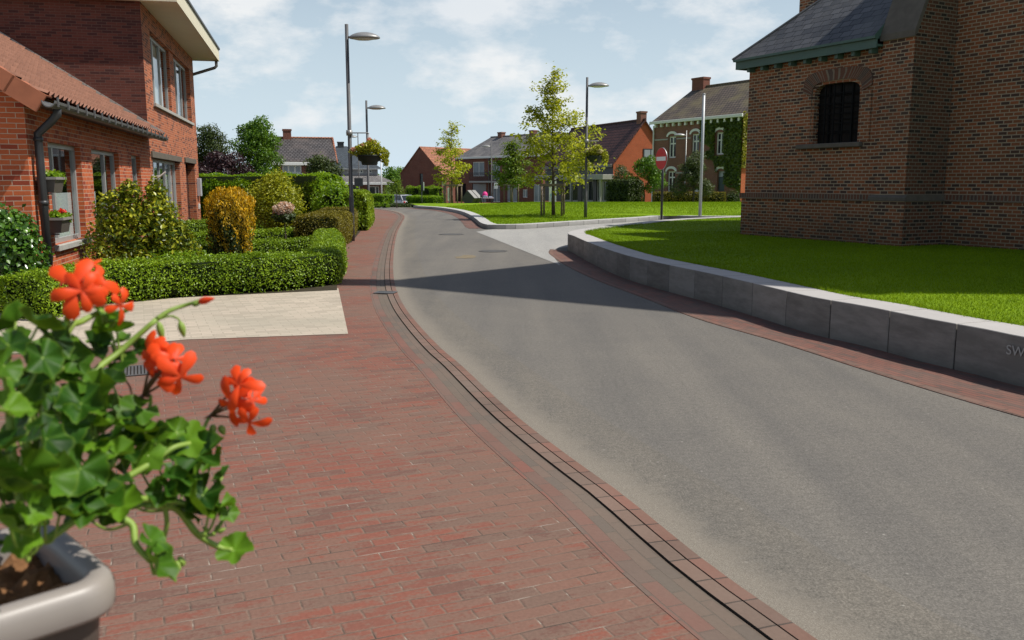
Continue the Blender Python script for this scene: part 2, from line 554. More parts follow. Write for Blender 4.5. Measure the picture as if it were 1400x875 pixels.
sun = bpy.data.lights.new('sun', 'SUN'); sun.energy = 5.0; sun.angle = R(.53); sun.color = (1, .955, .88)
so = bpy.data.objects.new('sun', sun); col.objects.link(so)
sd = Vector((math.cos(R(SUN_EL))*math.cos(R(SUN_AZ)), math.cos(R(SUN_EL))*math.sin(R(SUN_AZ)), math.sin(R(SUN_EL))))
so.rotation_euler = sd.to_track_quat('Z', 'Y').to_euler(); so.location = (30, -10, 40)

# ---------------------------------------------------------------- materials
PAV_ROT = R(23.)
def pavers(name):
    m, nt, out = new_mat(name)
    uv = nd(nt, 'ShaderNodeTexCoord').outputs['UV']
    BW, RH = .195, .079
    jt = nd(nt, 'ShaderNodeTexNoise', {'Vector': uv, 'Scale': 2.2, 'Detail': 3})
    jv = nd(nt, 'ShaderNodeVectorMath', {0: jt.outputs[1], 1: (.5, .5, .5)}, operation='SUBTRACT')
    jv = nd(nt, 'ShaderNodeVectorMath', {0: jv.outputs[0], 'Scale': .03}, operation='SCALE')
    u2 = nd(nt, 'ShaderNodeVectorMath', {0: uv, 1: jv.outputs[0]}, operation='ADD').outputs[0]
    def bt(a, b, mo, ms, sm, vec=u2):
        return nd(nt, 'ShaderNodeTexBrick', {'Vector': vec, 'Color1': c4(a), 'Color2': c4(b), 'Mortar': c4(mo), 'Scale': 1., 'Mortar Size': ms, 'Mortar Smooth': sm, 'Bias': 0., 'Brick Width': BW, 'Row Height': RH}, offset=.5, offset_frequency=2)
    taupe = (.178, .12, .09)
    b1 = bt((.225, .084, .058), (.188, .08, .058), taupe, .009, 1.)
    sh = nd(nt, 'ShaderNodeVectorMath', {0: u2, 1: (BW*34, RH*58, 0)}, operation='ADD').outputs[0]
    b2 = bt((0, 0, 0), (1, 1, 1), (.5, .5, .5), 0., 0., sh)
    sel = ramp(nt, b2.outputs[0], [(.72, 0.), (.8, .5)])
    colr = mixc(nt, sel, b1.outputs[0], (.1, .08, .066))
    # dust trodden over everything, in streaks along the rows and in broad drifts
    mp = nd(nt, 'ShaderNodeMapping', {0: uv, 3: (6., 22., 1)})
    d1 = noise(nt, mp.outputs[0], 1., 5, .65); d2 = noise(nt, uv, .8, 5, .6); d3 = noise(nt, uv, 60., 3, .7)
    dm = nd(nt, 'ShaderNodeMath', {0: d1, 1: d2}, operation='ADD')
    dmm = nd(nt, 'ShaderNodeMath', {0: d3, 1: .35, 2: -.17}, operation='MULTIPLY_ADD')
    dm2 = nd(nt, 'ShaderNodeMath', {0: dm.outputs[0], 1: dmm.outputs[0]}, operation='ADD')
    df = ramp(nt, dm2.outputs[0], [(.94, 0.), (1.26, .62)])
    colr = mixc(nt, df, colr, taupe)
    b3 = bt((0, 0, 0), (0, 0, 0), (1, 1, 1), .0028, .3)
    mp2 = nd(nt, 'ShaderNodeMapping', {0: uv, 3: (2.6, 12., 1)})
    n3 = noise(nt, mp2.outputs[0], 1., 3, .6)
    lw = ramp(nt, n3, [(.57, 0.), (.66, .62)]); dk = ramp(nt, n3, [(.36, .8), (.5, 0.)])
    ml = nd(nt, 'ShaderNodeMath', {0: lw, 1: b3.outputs[1]}, operation='MULTIPLY'); mk = nd(nt, 'ShaderNodeMath', {0: dk, 1: b3.outputs[1]}, operation='MULTIPLY')
    colr = mixc(nt, ml.outputs[0], colr, (.4, .35, .29)); colr = mixc(nt, mk.outputs[0], colr, (.045, .036, .03))
    v = ramp(nt, d3, [(.3, .86), (.7, 1.12)]); colr = mixc(nt, 1., colr, v, 'MULTIPLY')
    h = nd(nt, 'ShaderNodeMath', {0: d3, 1: .2}, operation='MULTIPLY'); h2 = nd(nt, 'ShaderNodeMath', {0: h.outputs[0], 1: b1.outputs[1]}, operation='SUBTRACT')
    principled(nt, out, colr, .85, .22, 0, h2.outputs[0], .5, .004)
    return m
m_pave = bricks('paver_brick', (.215, .082, .058), (.16, .076, .058), (.15, .11, .085), .222, .075, .004, dark=(.135, .094, .074), var=.35, bstr=.5, dpatch=.85, patchc=(.16, .11, .084))
m_pave = pavers('paver_brick_dusty')
m_pave_edge = bricks('edge_paver', (.2, .092, .07), (.165, .094, .073), (.12, .09, .072), .205, .098, .004, dark=(.14, .1, .08), var=.3, dpatch=.8, patchc=(.16, .118, .094))
m_gutter = bricks('gutter_brick', (.165, .118, .092), (.15, .114, .09), (.125, .1, .08), .205, .062, .004, dark=(.135, .108, .088), var=.3, dpatch=.7, patchc=(.13, .11, .085))
m_kerbrow = bricks('kerb_brick', (.205, .1, .074), (.175, .098, .073), (.05, .04, .034), .2, .5, .005, dark=(.155, .098, .076), var=.4, dpatch=.6, patchc=(.17, .125, .1))
m_kerbrow2 = bricks('kerb_brick_grey', (.185, .12, .092), (.165, .112, .086), (.05, .04, .034), .2, .5, .005, dark=(.155, .11, .086), var=.4, dpatch=.6, patchc=(.175, .135, .108))
m_strip = bricks('strip_brick', (.2, .085, .064), (.165, .085, .066), (.085, .066, .054), .2, .07, .007, dark=(.13, .08, .066), var=.3, dpatch=.35, patchc=(.17, .125, .1))
m_drive = bricks('driveway_paver', (.5, .425, .335), (.45, .39, .305), (.37, .32, .25), .22, .11, .006, dark=(.4, .345, .27), var=.25, dpatch=.7, patchc=(.33, .30, .235))

def asphalt(name, a, b, edge=False):
    m, nt, out = new_mat(name)
    tc = nd(nt, 'ShaderNodeTexCoord'); P = tc.outputs['Object']
    f1 = noise(nt, P, .35, 5); f2 = noise(nt, P, 95., 3, .8); f3 = noise(nt, P, 2.4, 6, .65)
    st = nd(nt, 'ShaderNodeMapping', {0: P, 3: (1.6, .12, 1)}); st.inputs[2].default_value = (0, 0, R(16))
    f4 = noise(nt, st.outputs[0], 1.1, 4)
    s = nd(nt, 'ShaderNodeMath', {0: f1, 1: .25}, operation='MULTIPLY')
    s1 = nd(nt, 'ShaderNodeMath', {0: f3, 1: .2}, operation='MULTIPLY')
    s2 = nd(nt, 'ShaderNodeMath', {0: s.outputs[0], 1: s1.outputs[0]}, operation='ADD')
    s3 = nd(nt, 'ShaderNodeMath', {0: f4, 1: .55}, operation='MULTIPLY_ADD'); nt.links.new(s2.outputs[0], s3.inputs[2])
    base = ramp(nt, s3.outputs[0], [(.36, a), (.5, tuple((x+y)/2 for x, y in zip(a, b))), (.63, b)])
    sp = ramp(nt, f2, [(.3, .6), (.5, 1.), (.7, 1.6)])
    colr = mixc(nt, 1., base, sp, 'MULTIPLY')
    vo = nd(nt, 'ShaderNodeTexVoronoi', {'Vector': P, 'Scale': 14.})
    dot = ramp(nt, vo.outputs['Distance'], [(.07, .6), (.11, 0.)])
    hs = nd(nt, 'ShaderNodeSeparateColor', {0: vo.outputs['Color']})
    pk = ramp(nt, hs.outputs[0], [(.8, 0.), (.84, 1.)])
    dp = nd(nt, 'ShaderNodeMath', {0: dot, 1: pk}, operation='MULTIPLY')
    colr = mixc(nt, dp.outputs[0], colr, (.36, .34, .3))
    f8 = noise(nt, P, 28., 4, .75); f9 = noise(nt, P, 9., 5, .7)
    cf8 = ramp(nt, f8, [(.32, .78), (.5, 1.), (.7, 1.2)]); colr = mixc(nt, 1., colr, cf8, 'MULTIPLY')
    dkp = ramp(nt, f9, [(.62, 0.), (.76, .35)]); colr = mixc(nt, dkp, colr, (.06, .058, .053))
    if edge:    # sand and loose chippings gathered along the kerb
        sx = nd(nt, 'ShaderNodeSeparateXYZ', {0: tc.outputs['UV']})
        f6 = noise(nt, P, 5., 5, .65); f7 = noise(nt, P, 230., 2, .8)
        q = nd(nt, 'ShaderNodeMath', {0: f6, 1: .38, 2: .05}, operation='MULTIPLY_ADD')
        qa = nd(nt, 'ShaderNodeMath', {0: sx.outputs[1]}, operation='ABSOLUTE')
        q2 = nd(nt, 'ShaderNodeMath', {0: qa.outputs[0], 1: q.outputs[0]}, operation='DIVIDE')
        ef = ramp(nt, q2.outputs[0], [(.25, .85), (1., 0.)])
        ec = ramp(nt, f7, [(.3, (.13, .11, .085)), (.5, (.2, .175, .14)), (.7, (.33, .3, .25))])
        colr = mixc(nt, ef, colr, ec)
    principled(nt, out, colr, .85, .3, 0, f2, .4, .004)
    return m
m_road_edge = asphalt('asphalt_margin', (.106, .099, .088), (.172, .153, .124), True)
m_road = asphalt('asphalt', (.112, .105, .095), (.162, .148, .126))
m_side = asphalt('pale_concrete_road', (.27, .265, .25), (.335, .325, .3))

def grassmat(name, a, b, c, sc=1.):
    m, nt, out = new_mat(name)
    tc = nd(nt, 'ShaderNodeTexCoord'); P = tc.outputs['Object']
    f1 = noise(nt, P, .7*sc, 7, .65); f2 = noise(nt, P, 26*sc, 4, .7)
    s = nd(nt, 'ShaderNodeMath', {0: f2, 1: .6}, operation='MULTIPLY')
    s2 = nd(nt, 'ShaderNodeMath', {0: f1, 1: .4, 2: 0}, operation='MULTIPLY_ADD')
    nt.links.new(s.outputs[0], s2.inputs[2])
    colr = ramp(nt, s2.outputs[0], [(.3, a), (.5, b), (.68, c)])
    principled(nt, out, colr, .8, .15, 0, f2, .8, .03)
    return m
m_lawn = grassmat('lawn_grass', (.085, .15, .0015), (.16, .265, .0025), (.23, .34, .004))
m_blade = leafmat('grass_blade', (.085, .155, .0015), (.165, .265, .0025), (.26, .37, .006), .6, .35, .5, .15)
m_verge = grassmat('rough_grass', (.035, .07, .008), (.06, .11, .012), (.1, .14, .03), .6)
m_soil = plain('garden_soil', (.05, .042, .028), .9, .1, 0, .5, 9, .6)
m_groove = plain('dark_joint', (.04, .034, .028), .95, .1, 0, .3)

# ---------------------------------------------------------------- the ground
def zg(y):    # the street drops gently beyond the bend
    if y < 57: return 0.
    t = min(1., (y-57)/45.)
    return -1.3*t*t*(3-2*t)

def sheet(name, poly, z, mat, uvrot=None, kind='structure'):
    tris = tessellate_polygon([[Vector((p[0], p[1], 0)) for p in poly]])
    mb = MB()
    for t in tris:
        q = [poly[i] for i in t]
        ar = (q[1][0]-q[0][0])*(q[2][1]-q[0][1])-(q[1][1]-q[0][1])*(q[2][0]-q[0][0])
        if abs(ar) < 1e-9: continue
        if ar < 0: q = q[::-1]
        mb.face([(p[0], p[1], z+zg(p[1])) for p in q])
    o = mb.build(name, mat, uvrot=uvrot)
    if kind: o['kind'] = kind
    return o

gb = MB()
ys = [-40, 0, 20, 40, 57] + [57+45*k/12 for k in range(1, 13)] + [140, 220, 400, 900, 2000]
xs = [-1500, -300, -80, -20, 0, 20, 80, 300, 1500]
for a, b in zip(ys, ys[1:]):
    for c, d in zip(xs, xs[1:]):
        gb.face([(c, a, zg(a)-.06), (d, a, zg(a)-.06), (d, b, zg(b)-.06), (c, b, zg(b)-.06)])
gb.build('ground', m_verge)['kind'] = 'structure'

LE = [(2.9, -3.), (1.9, .6), (1.36, 2.15)] + [(1.067, 2.912), (0.825, 3.533), (0.569, 4.356), (0.344, 4.967), (0.0, 5.994), (-0.453, 7.618), (-0.672, 8.339), (-1.022, 9.684), (-1.4, 11.321), (-1.788, 13.41), (-2.193, 16.143), (-2.624, 19.421), (-3.16, 23.74), (-3.829, 29.557), (-4.5, 36.183)] + [(-4.961, 40.739), (-5.549, 44.98), (-6.521, 49.562), (-7.79, 53.51), (-9.458, 56.619), (-11.09, 58.312)]
LE = resample(catmull(LE, 8), .3)[0]
RE = [(7.2, -3.), (5.4, 1.), (4.45, 3.4)] + [(3.521, 5.859), (3.091, 7.258), (2.687, 8.815), (2.203, 10.325), (1.851, 12.239), (1.4, 14.54), (1.066, 17.005), (0.905, 19.036)]
# asphalt: one sheet between the two edges, running on past the bend
LEm = offset_curve(LE, .55)
road_poly = [tuple(p) for p in LEm] + [(-30, 62), (-30, 70), (2, 70), (6, 60), (8, 48), (12, 46)] + [(13, 36), (9, 30.5), (3.5, 24)] + [(1.695, 22.624), (0.905, 19.036)][:1] + RE[::-1]
sheet('road', road_poly, 0., m_road)
fr = MB()
for a, b in zip(ys[4:18], ys[5:19]):
    fr.face([(-30, a+5, zg(a+5)-.012), (-2, a+5, zg(a+5)-.012), (2, b+5, zg(b+5)-.012), (-34, b+5, zg(b+5)-.012)])
fr.build('far_road', m_road)['kind'] = 'structure'

def band(name, curve, prof, mats, mids, parent=None):   # prof: (offset to the left, z); swept along the curve
    s = np.r_[0, np.cumsum(np.linalg.norm(np.diff(curve, axis=0), axis=1))]
    mb = MB()
    for k in range(len(prof)-1):
        (o0, z0), (o1, z1) = prof[k], prof[k+1]
        A = offset_curve(curve, -o0); Bc = offset_curve(curve, -o1)
        for i in range(len(curve)-1):
            if abs(o1-o0) < .003 and z0 == z1: continue
            za, zb = zg(A[i][1]), zg(A[i+1][1])
            mb.face([(A[i][0], A[i][1], z0+za), (A[i+1][0], A[i+1][1], z0+zb), (Bc[i+1][0], Bc[i+1][1], z1+zb), (Bc[i][0], Bc[i][1], z1+za)], mids[k],
                    [(s[i], o0+.02), (s[i+1], o0+.02), (s[i+1], o1+.02), (s[i], o1+.02)])
    return mb.build(name, mats, parent)
prof = [(0, -.02), (.0, .008), (.064, .010), (.066, -.006), (.072, -.006), (.074, .012), (.151, .013), (.152, .000), (.157, .000), (.159, .005), (.29, .006), (.292, .010), (.392, .012), (.394, -.02)]
mids = [0, 0, 4, 4, 4, 1, 4, 4, 4, 2, 4, 3, 4]
band('kerb', LE, prof, [m_kerbrow, m_kerbrow2, m_gutter, m_pave_edge, m_groove], mids)['kind'] = 'structure'
band('road_margin', LE, [(-.555, .001), (-.0, .0012)], [m_road_edge], [0])['kind'] = 'structure'
SW = offset_curve(LE, -.39)
sheet('sidewalk', [tuple(p) for p in SW] + [(-18, 59), (-18, -3)], .010, m_pave, PAV_ROT)
drive_poly = [(-1.744, 9.207), (-2.653, 13.316), (-4.732, 12.523), (-6.288, 11.321)] + [(-17, 10.2), (-17, 6.1)] + [(-4.429, 8.156), (-3.337, 8.856)]
sheet('driveway', drive_poly[::-1], .0145, m_drive, PAV_ROT)
garden_poly = [(-6.143, 11.055), (-4.613, 12.2), (-2.615, 13.041), (-4.319, 21.608), (-4.352, 23.888), (-5.245, 30.977), (-6.255, 38.709)] + [(-18, 44), (-18, 11.4)]
sheet('garden_soil', garden_poly, .0185, m_soil)

# ---------------------------------------------------------------- the low concrete walls and the lawns
W1 = [(8.3, -3), (6.2, 1.2), (5.05, 4.3)] + [(4.034, 6.75), (3.961, 7.062), (3.695, 7.779), (3.471, 8.571), (3.2, 9.207), (2.96, 10.325), (2.66, 11.671), (2.287, 13.041), (1.953, 14.485), (1.721, 16.211), (1.528, 18.308), (1.41, 20.135)] + [(1.33, 20.9), (1.45, 22.), (1.9, 23.3), (3.0, 25.4), (5.2, 29.3), (8.4, 32.2), (13, 34.4)]
W1 = resample(catmull(W1, 10), .2)[0]
W2 = [(-6.303, 56.455), (-4.355, 52.643), (-2.928, 47.161), (-2.068, 41.611), (-1.5, 36.183), (-1.198, 32.814), (-0.957, 31.177), (-0.688, 30.682), (0.514, 30.977), (2.501, 33.495), (5.575, 37.368), (6.924, 39.416)] + [(8.6, 38.6), (12, 38.9), (20, 39.5)]
W2 = resample(catmull(W2[::-1], 10), .25)[0]

def concrete(name, a, b, top):
    m, nt, out = new_mat(name)
    tc = nd(nt, 'ShaderNodeTexCoord'); P = tc.outputs['Object']
    oi = nd(nt, 'ShaderNodeObjectInfo')
    off = nd(nt, 'ShaderNodeVectorMath', {0: P, 1: (1, 1, 1)}, operation='ADD')
    cx = nd(nt, 'ShaderNodeCombineXYZ', {0: oi.outputs['Random'], 1: oi.outputs['Random']})
    sc = nd(nt, 'ShaderNodeVectorMath', {0: cx.outputs[0], 'Scale': 40.}, operation='SCALE')
    o2 = nd(nt, 'ShaderNodeVectorMath', {0: off.outputs[0], 1: sc.outputs[0]}, operation='ADD')
    mp = nd(nt, 'ShaderNodeMapping', {0: o2.outputs[0], 3: (1, 1, 4.)})
    f1 = noise(nt, mp.outputs[0], 2.6, 8, .68); f2 = noise(nt, o2.outputs[0], 60, 3)
    s = nd(nt, 'ShaderNodeMath', {0: oi.outputs['Random'], 1: .3, 2: -.15}, operation='MULTIPLY_ADD')
    s2 = nd(nt, 'ShaderNodeMath', {0: f1, 1: s.outputs[0]}, operation='ADD')
    colr = ramp(nt, s2.outputs[0], [(.3, a), (.7, b)])
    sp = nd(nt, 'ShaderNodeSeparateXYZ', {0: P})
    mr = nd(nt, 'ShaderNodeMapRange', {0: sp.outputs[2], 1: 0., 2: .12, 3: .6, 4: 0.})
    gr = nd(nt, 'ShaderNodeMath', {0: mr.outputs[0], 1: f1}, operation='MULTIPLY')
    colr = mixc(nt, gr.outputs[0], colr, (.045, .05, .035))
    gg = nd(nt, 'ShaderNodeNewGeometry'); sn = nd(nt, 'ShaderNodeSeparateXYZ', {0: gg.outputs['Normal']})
    up = ramp(nt, sn.outputs[2], [(.6, 0.), (.9, 1.)]); tv = ramp(nt, f1, [(.3, tuple(x*.9 for x in top)), (.7, top)])  # upward faces paler: sunlight put into the colour
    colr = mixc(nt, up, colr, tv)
    principled(nt, out, colr, .75, .3, 0, f2, .25, .004)
    return m
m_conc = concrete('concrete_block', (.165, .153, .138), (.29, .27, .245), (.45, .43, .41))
m_conc2 = concrete('pale_concrete_block', (.25, .245, .235), (.36, .355, .34), (.47, .46, .44))
m_letter = plain('engraved_letters', (.4, .39, .365), .8, .2)

def block_wall(name, label, curve, width, height, blk, mat, base=0.):
    root = thing(name, label, 'wall', (curve[len(curve)//2][0], curve[len(curve)//2][1], 0))
    org = Vector(root.location)
    s = np.r_[0, np.cumsum(np.linalg.norm(np.diff(curve, axis=0), axis=1))]
    IN = offset_curve(curve, width)
    n = int(s[-1]/blk)
    outl = []
    for k in range(n):
        a, b = s[-1]*k/n+.007, s[-1]*(k+1)/n-.007
        u = np.linspace(a, b, 4)
        F = np.c_[np.interp(u, s, curve[:, 0]), np.interp(u, s, curve[:, 1])]
        Bk = np.c_[np.interp(u, s, IN[:, 0]), np.interp(u, s, IN[:, 1])]
        poly = [tuple(p) for p in Bk] + [tuple(p) for p in F[::-1]]
        ar = sum(poly[i][0]*poly[(i+1) % len(poly)][1]-poly[(i+1) % len(poly)][0]*poly[i][1] for i in range(len(poly)))
        if ar < 0: poly = poly[::-1]
        mb = MB(); mb.prism([(p[0]-org.x, p[1]-org.y) for p in poly], -.05, height(a) if callable(height) else height)
        o = mb.build('block', mat, root)
        soften(o, .006, 1, 50)
        outl.append((o, F))
    # recessed strip filling the joints so that no daylight shows between the blocks
    mb = MB(); A = offset_curve(curve, .1); Bb = offset_curve(curve, width-.1)
    for i in range(len(curve)-1):
        h = (height(s[i]) if callable(height) else height)-.02
        a0, a1, b0, b1 = A[i]-org[:2], A[i+1]-org[:2], Bb[i]-org[:2], Bb[i+1]-org[:2]
        mb.face([(*a0, -.05), (*a1, -.05), (*a1, h), (*a0, h)]); mb.face([(*a0, h), (*a1, h), (*b1, h), (*b0, h)])
    mb.build('joint_filler', m_groove, root)
    return root, outl, IN
H1 = .405
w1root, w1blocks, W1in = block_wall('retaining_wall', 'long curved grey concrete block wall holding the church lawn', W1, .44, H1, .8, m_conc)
w2root, w2blocks, W2in = block_wall('retaining_wall', 'low pale concrete edging wall around the lawn with the young trees', W2, .42, .165, 1.0, m_conc2)
# letters carved in the block at the right edge of the photograph
def text_mesh(name, body, size, depth, M, mat, parent):
    cu = bpy.data.curves.new(name, 'FONT'); cu.body = body; cu.size = size; cu.extrude = depth
    t = bpy.data.objects.new(name, cu); col.objects.link(t)
    dg = bpy.context.evaluated_depsgraph_get()
    me = bpy.data.meshes.new_from_object(t.evaluated_get(dg))
    bpy.data.objects.remove(t)
    me.transform(M); me.materials.clear(); me.materials.append(mat)
    o = bpy.data.objects.new(name, me); col.objects.link(o); o.parent = parent
    return o
p0 = Vector((*(3.905, 6.923), 0))
i0 = int(np.argmin(np.linalg.norm(W1-np.array(p0[:2]), axis=1)))
q0 = Vector((*W1[i0], 0)); q1 = Vector((*W1[i0-3], 0)); ax = (q1-q0).normalized(); nz = Vector((0, 0, 1)); ny = ax.cross(nz)
Mt = Matrix((( ax.x, nz.x, ny.x, 0), (ax.y, nz.y, ny.y, 0), (ax.z, nz.z, ny.z, 0), (0, 0, 0, 1)))
pp = q0-ax*.05+Vector((0, 0, .245))+ny*.006-Vector(w1root.location)
text_mesh('engraved_lettering', 'SW', .11, .0015, Matrix.Translation(pp) @ Mt, m_letter, w1root)

# brick strip between the asphalt and the wall
sb = MB()
A = resample(catmull(RE + [(0.844, 20.241), (0.926, 21.367)], 8), .3)[0]
nA = len(A); cut = int(np.argmin(np.linalg.norm(W1-np.array([1.33, 20.7]), axis=1)))
Bc = W1[:cut+1]; Bc, _ = resample(Bc, .1)
Bi = np.c_[np.interp(np.linspace(0, 1, nA), np.linspace(0, 1, len(Bc)), Bc[:, 0]), np.interp(np.linspace(0, 1, nA), np.linspace(0, 1, len(Bc)), Bc[:, 1])]
sA = np.r_[0, np.cumsum(np.linalg.norm(np.diff(A, axis=0), axis=1))]
for i in range(nA-1):
    w0 = np.linalg.norm(A[i]-Bi[i]); w1_ = np.linalg.norm(A[i+1]-Bi[i+1])
    sb.face([(*Bi[i], .006), (*Bi[i+1], .006), (*A[i+1], .006), (*A[i], .006)], 0, [(sA[i], 0), (sA[i+1], 0), (sA[i+1], w1_), (sA[i], w0)])
sb.build('brick_strip', m_strip)['kind'] = 'structure'
ek = offset_curve(A, .1)
band('strip_edging', A, [(0, .0), (.0, .0065), (-.09, .0065), (-.092, .0045)], [m_kerbrow], [0, 0, 0])['kind'] = 'structure'
# the paler side road between the two lawns
side_poly = [(0.946, 17.158), (0.887, 20.457), (1.122, 21.73), (1.545, 22.361)] + [(1.33, 20.9), (1.45, 22.), (1.9, 23.3), (3.0, 25.4), (5.2, 29.3), (8.4, 32.2), (13, 34.4), (20, 36), (20, 39.4), (12, 38.8), (8.6, 38.5)] + [(5.575, 37.368), (2.501, 33.495), (0.514, 30.977), (-0.688, 30.682), (-1.185, 29.112)]
sheet('side_road', side_poly, .0045, m_side)
# red paving at the foot of the far wall
ws = W2[int(len(W2)*.5):]
band('paving_strip', ws, [(0, .006), (.55, .006)], [m_strip], [0])['kind'] = 'structure'

LI = [tuple(p) for p in offset_curve(W1, .43)] + [(24, 34.4), (24, -3)]
sheet('church_lawn', LI, .385, m_lawn)
W2i = offset_curve(W2, .40)
def zl2(x, y):
    t = min(1, max(0, (y-31)/19.)); z = .150+.33*t*t*(3-2*t)
    if y > 51: z -= (y-51)*.026
    dd = float(np.min(np.hypot(W2i[:, 0]-x, W2i[:, 1]-y)))
    k = min(1., dd/5.); k = k*k*(3-2*k)
    return max(.152+(z-.152)*k, zg(y)+.02)
lb = MB()
k0 = int(np.argmin(W2i[:, 1]))
Rt, Lf = W2i[:k0+1][::-1], W2i[k0:]
yl = sorted(set([float(v) for v in np.linspace(W2i[k0][1]+.02, 78, 70)]))
def bx(y):
    xl = np.interp(y, Lf[:, 1], Lf[:, 0]) if y < Lf[-1, 1] else Lf[-1, 0]-(y-Lf[-1, 1])*.3
    xr = np.interp(y, Rt[:, 1], Rt[:, 0]) if y < Rt[-1, 1] else 40
    return xl, xr
for a, b in zip(yl, yl[1:]):
    (la, ra), (lb_, rb) = bx(a), bx(b)
    for k in range(24):
        f0, f1 = (k/24)**1.3, ((k+1)/24)**1.3
        q = [(la+(ra-la)*f0, a), (la+(ra-la)*f1, a), (lb_+(rb-lb_)*f1, b), (lb_+(rb-lb_)*f0, b)]
        lb.face([(x, y, zl2(x, y)) for x, y in q])
lb.build('far_lawn', m_lawn, smooth=True)['kind'] = 'structure'

# grass blades on both lawns: nobody could count them
def inside(P, poly):
    x, y = P.T; c = np.zeros(len(P), bool); q = np.array(poly); j = len(q)-1
    for i in range(len(q)):
        xi, yi = q[i]; xj, yj = q[j]
        with np.errstate(divide='ignore', invalid='ignore'):
            c ^= ((yi > y) != (yj > y)) & (x < (xj-xi)*(y-yi)/(yj-yi+1e-12)+xi)
        j = i
    return c
def blades(name, P2, z, h, wd, seed):
    rg = np.random.default_rng(seed); n = len(P2)
    az = rg.random(n)*2*PI; d = np.c_[np.cos(az), np.sin(az), np.zeros(n)]
    B0 = np.c_[P2, z]; hh = h*(.5+rg.random(n))
    tipo = rg.normal(size=(n, 3))*np.array([.5, .5, 0])
    V = np.empty((n, 3, 3)); ww = (wd*(.6+.8*rg.random(n)))[:, None]
    V[:, 0] = B0-d*ww; V[:, 1] = B0+d*ww; V[:, 2] = B0+tipo*hh[:, None]+np.c_[np.zeros(n), np.zeros(n), hh]
    F = np.arange(n*3).reshape(n, 3)
    o = np_mesh(name, V.reshape(-1, 3), F, m_blade); o['kind'] = 'stuff'
    return o
rg = np.random.default_rng(3)
Pn = np.concatenate([rg.random((90000, 2))*np.array([6.5, 6.5])+np.array([1.8, 6.8]), rg.random((110000, 2))*np.array([9, 9])+np.array([1.3, 13.2]), rg.random((60000, 2))*np.array([8, 11])+np.array([1.3, 22])])
Pn = Pn[inside(Pn, LI)]
ed = np.array(LI[:-2]); ii = rg.integers(0, len(ed)-1, 16000); tt = rg.random((16000, 1))
Pe = ed[ii]*(1-tt)+ed[ii+1]*tt+np.abs(rg.normal(size=(16000, 1)))*np.array([[.05, .0]])-np.array([[.012, 0]])
Pe = Pe[(Pe[:, 1] > 5) & (Pe[:, 1] < 26)]
far = Pn[:, 1] > 13.2
Pn = np.concatenate([Pn, Pe]); far = np.concatenate([far, np.zeros(len(Pe), bool)])
tag(blades('mown_grass', Pn, np.full(len(Pn), .384), np.r_[np.full(len(Pn)-len(Pe), .024), np.full(len(Pe), .055)], np.where(far, .005, .0035), 5), 'short mown grass blades covering the church lawn', 'grass')
Pf = rg.random((150000, 2))*np.array([20, 24])+np.array([-4, 30.8])
bb = np.array([bx(y) for y in Pf[:, 1]])
Pf = Pf[(Pf[:, 0] > bb[:, 0]+.05) & (Pf[:, 0] < bb[:, 1]-.05)]
tag(blades('mown_grass', Pf, np.array([zl2(*p) for p in Pf])-.002, .05, .009, 6), 'short mown grass blades covering the lawn with the young trees', 'grass')

# ---------------------------------------------------------------- building materials
m_brick_a = bricks('orange_brick', (.52, .125, .042), (.43, .1, .038), (.5, .36, .26), .22, .068, .0055, dark=(.29, .055, .026), var=.28, bstr=.6)
m_brick_u = bricks('brown_red_brick', (.44, .125, .052), (.35, .1, .047), (.46, .3, .2), .215, .062, .005, dark=(.15, .046, .032), var=.3)
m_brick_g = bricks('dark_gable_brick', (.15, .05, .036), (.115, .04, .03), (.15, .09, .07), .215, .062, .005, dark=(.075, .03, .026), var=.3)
m_brick_c = bricks('old_church_brick', (.31, .098, .04), (.21, .08, .036), (.38, .3, .2), .175, .068, .0095, dark=(.08, .046, .034), var=.5, bstr=.8, stain=(.035, .032, .02), dpatch=.35, patchc=(.08, .055, .037))
m_brick_cs = bricks('shaded_stained_church_brick', (.16, .06, .03), (.115, .05, .028), (.23, .185, .13), .175, .068, .0095, dark=(.04, .03, .022), var=.5, bstr=.8, dpatch=.5, patchc=(.055, .05, .035))  # church brick darkened for the buttress's shaded side, with some runoff stain
m_brick_cd = bricks('old_church_band_brick', (.17, .07, .042), (.13, .06, .038), (.2, .16, .115), .075, .3, .012, dark=(.1, .065, .05), var=.5, bstr=.8)
m_brick_f = bricks('far_red_brick', (.2, .06, .038), (.16, .05, .034), (.22, .15, .11), .22, .07, .008, var=.3)
m_brick_o = bricks('far_orange_brick', (.46, .105, .04), (.4, .09, .036), (.4, .2, .12), .22, .07, .006, var=.25)
m_brick_b = bricks('far_brown_brick', (.25, .095, .066), (.2, .08, .058), (.22, .17, .13), .22, .07, .008, var=.3)
m_alu = plain('grey_aluminium', (.36, .36, .35), .45, .5, .2, .08)
m_white = plain('white_paint', (.72, .71, .67), .55, .4, 0, .06)
m_cream = plain('cream_board', (.66, .61, .46), .6, .3, 0, .1, 3)
m_dkgrey = plain('dark_grey_paint', (.035, .036, .038), .45, .45, 0, .2)
m_stone = plain('grey_stone', (.36, .35, .32), .8, .3, 0, .25, 5, .3)
m_stone_d = plain('weathered_lintel', (.13, .112, .09), .85, .2, 0, .35, 6, .3)
m_room = plain('dark_room', (.012, .012, .012), .9, .1)
m_curtain = plain('white_curtain', (.62, .63, .62), .8, .2, 0, .12, 14)
m_glass = glassmat('window_glass', (.75, .8, .8), 1.6)
m_pane = plain('dark_pane', (.02, .025, .03), .1, .5, 0, .2)
m_churchpane = plain('church_pane', (.006, .006, .005), .5, .2, 0, .2)
m_pane_l = plain('pale_pane', (.28, .31, .33), .15, .5, 0, .3, 2)
m_zinc = plain('zinc_gutter', (.16, .155, .15), .5, .5, .5, .3, 4)
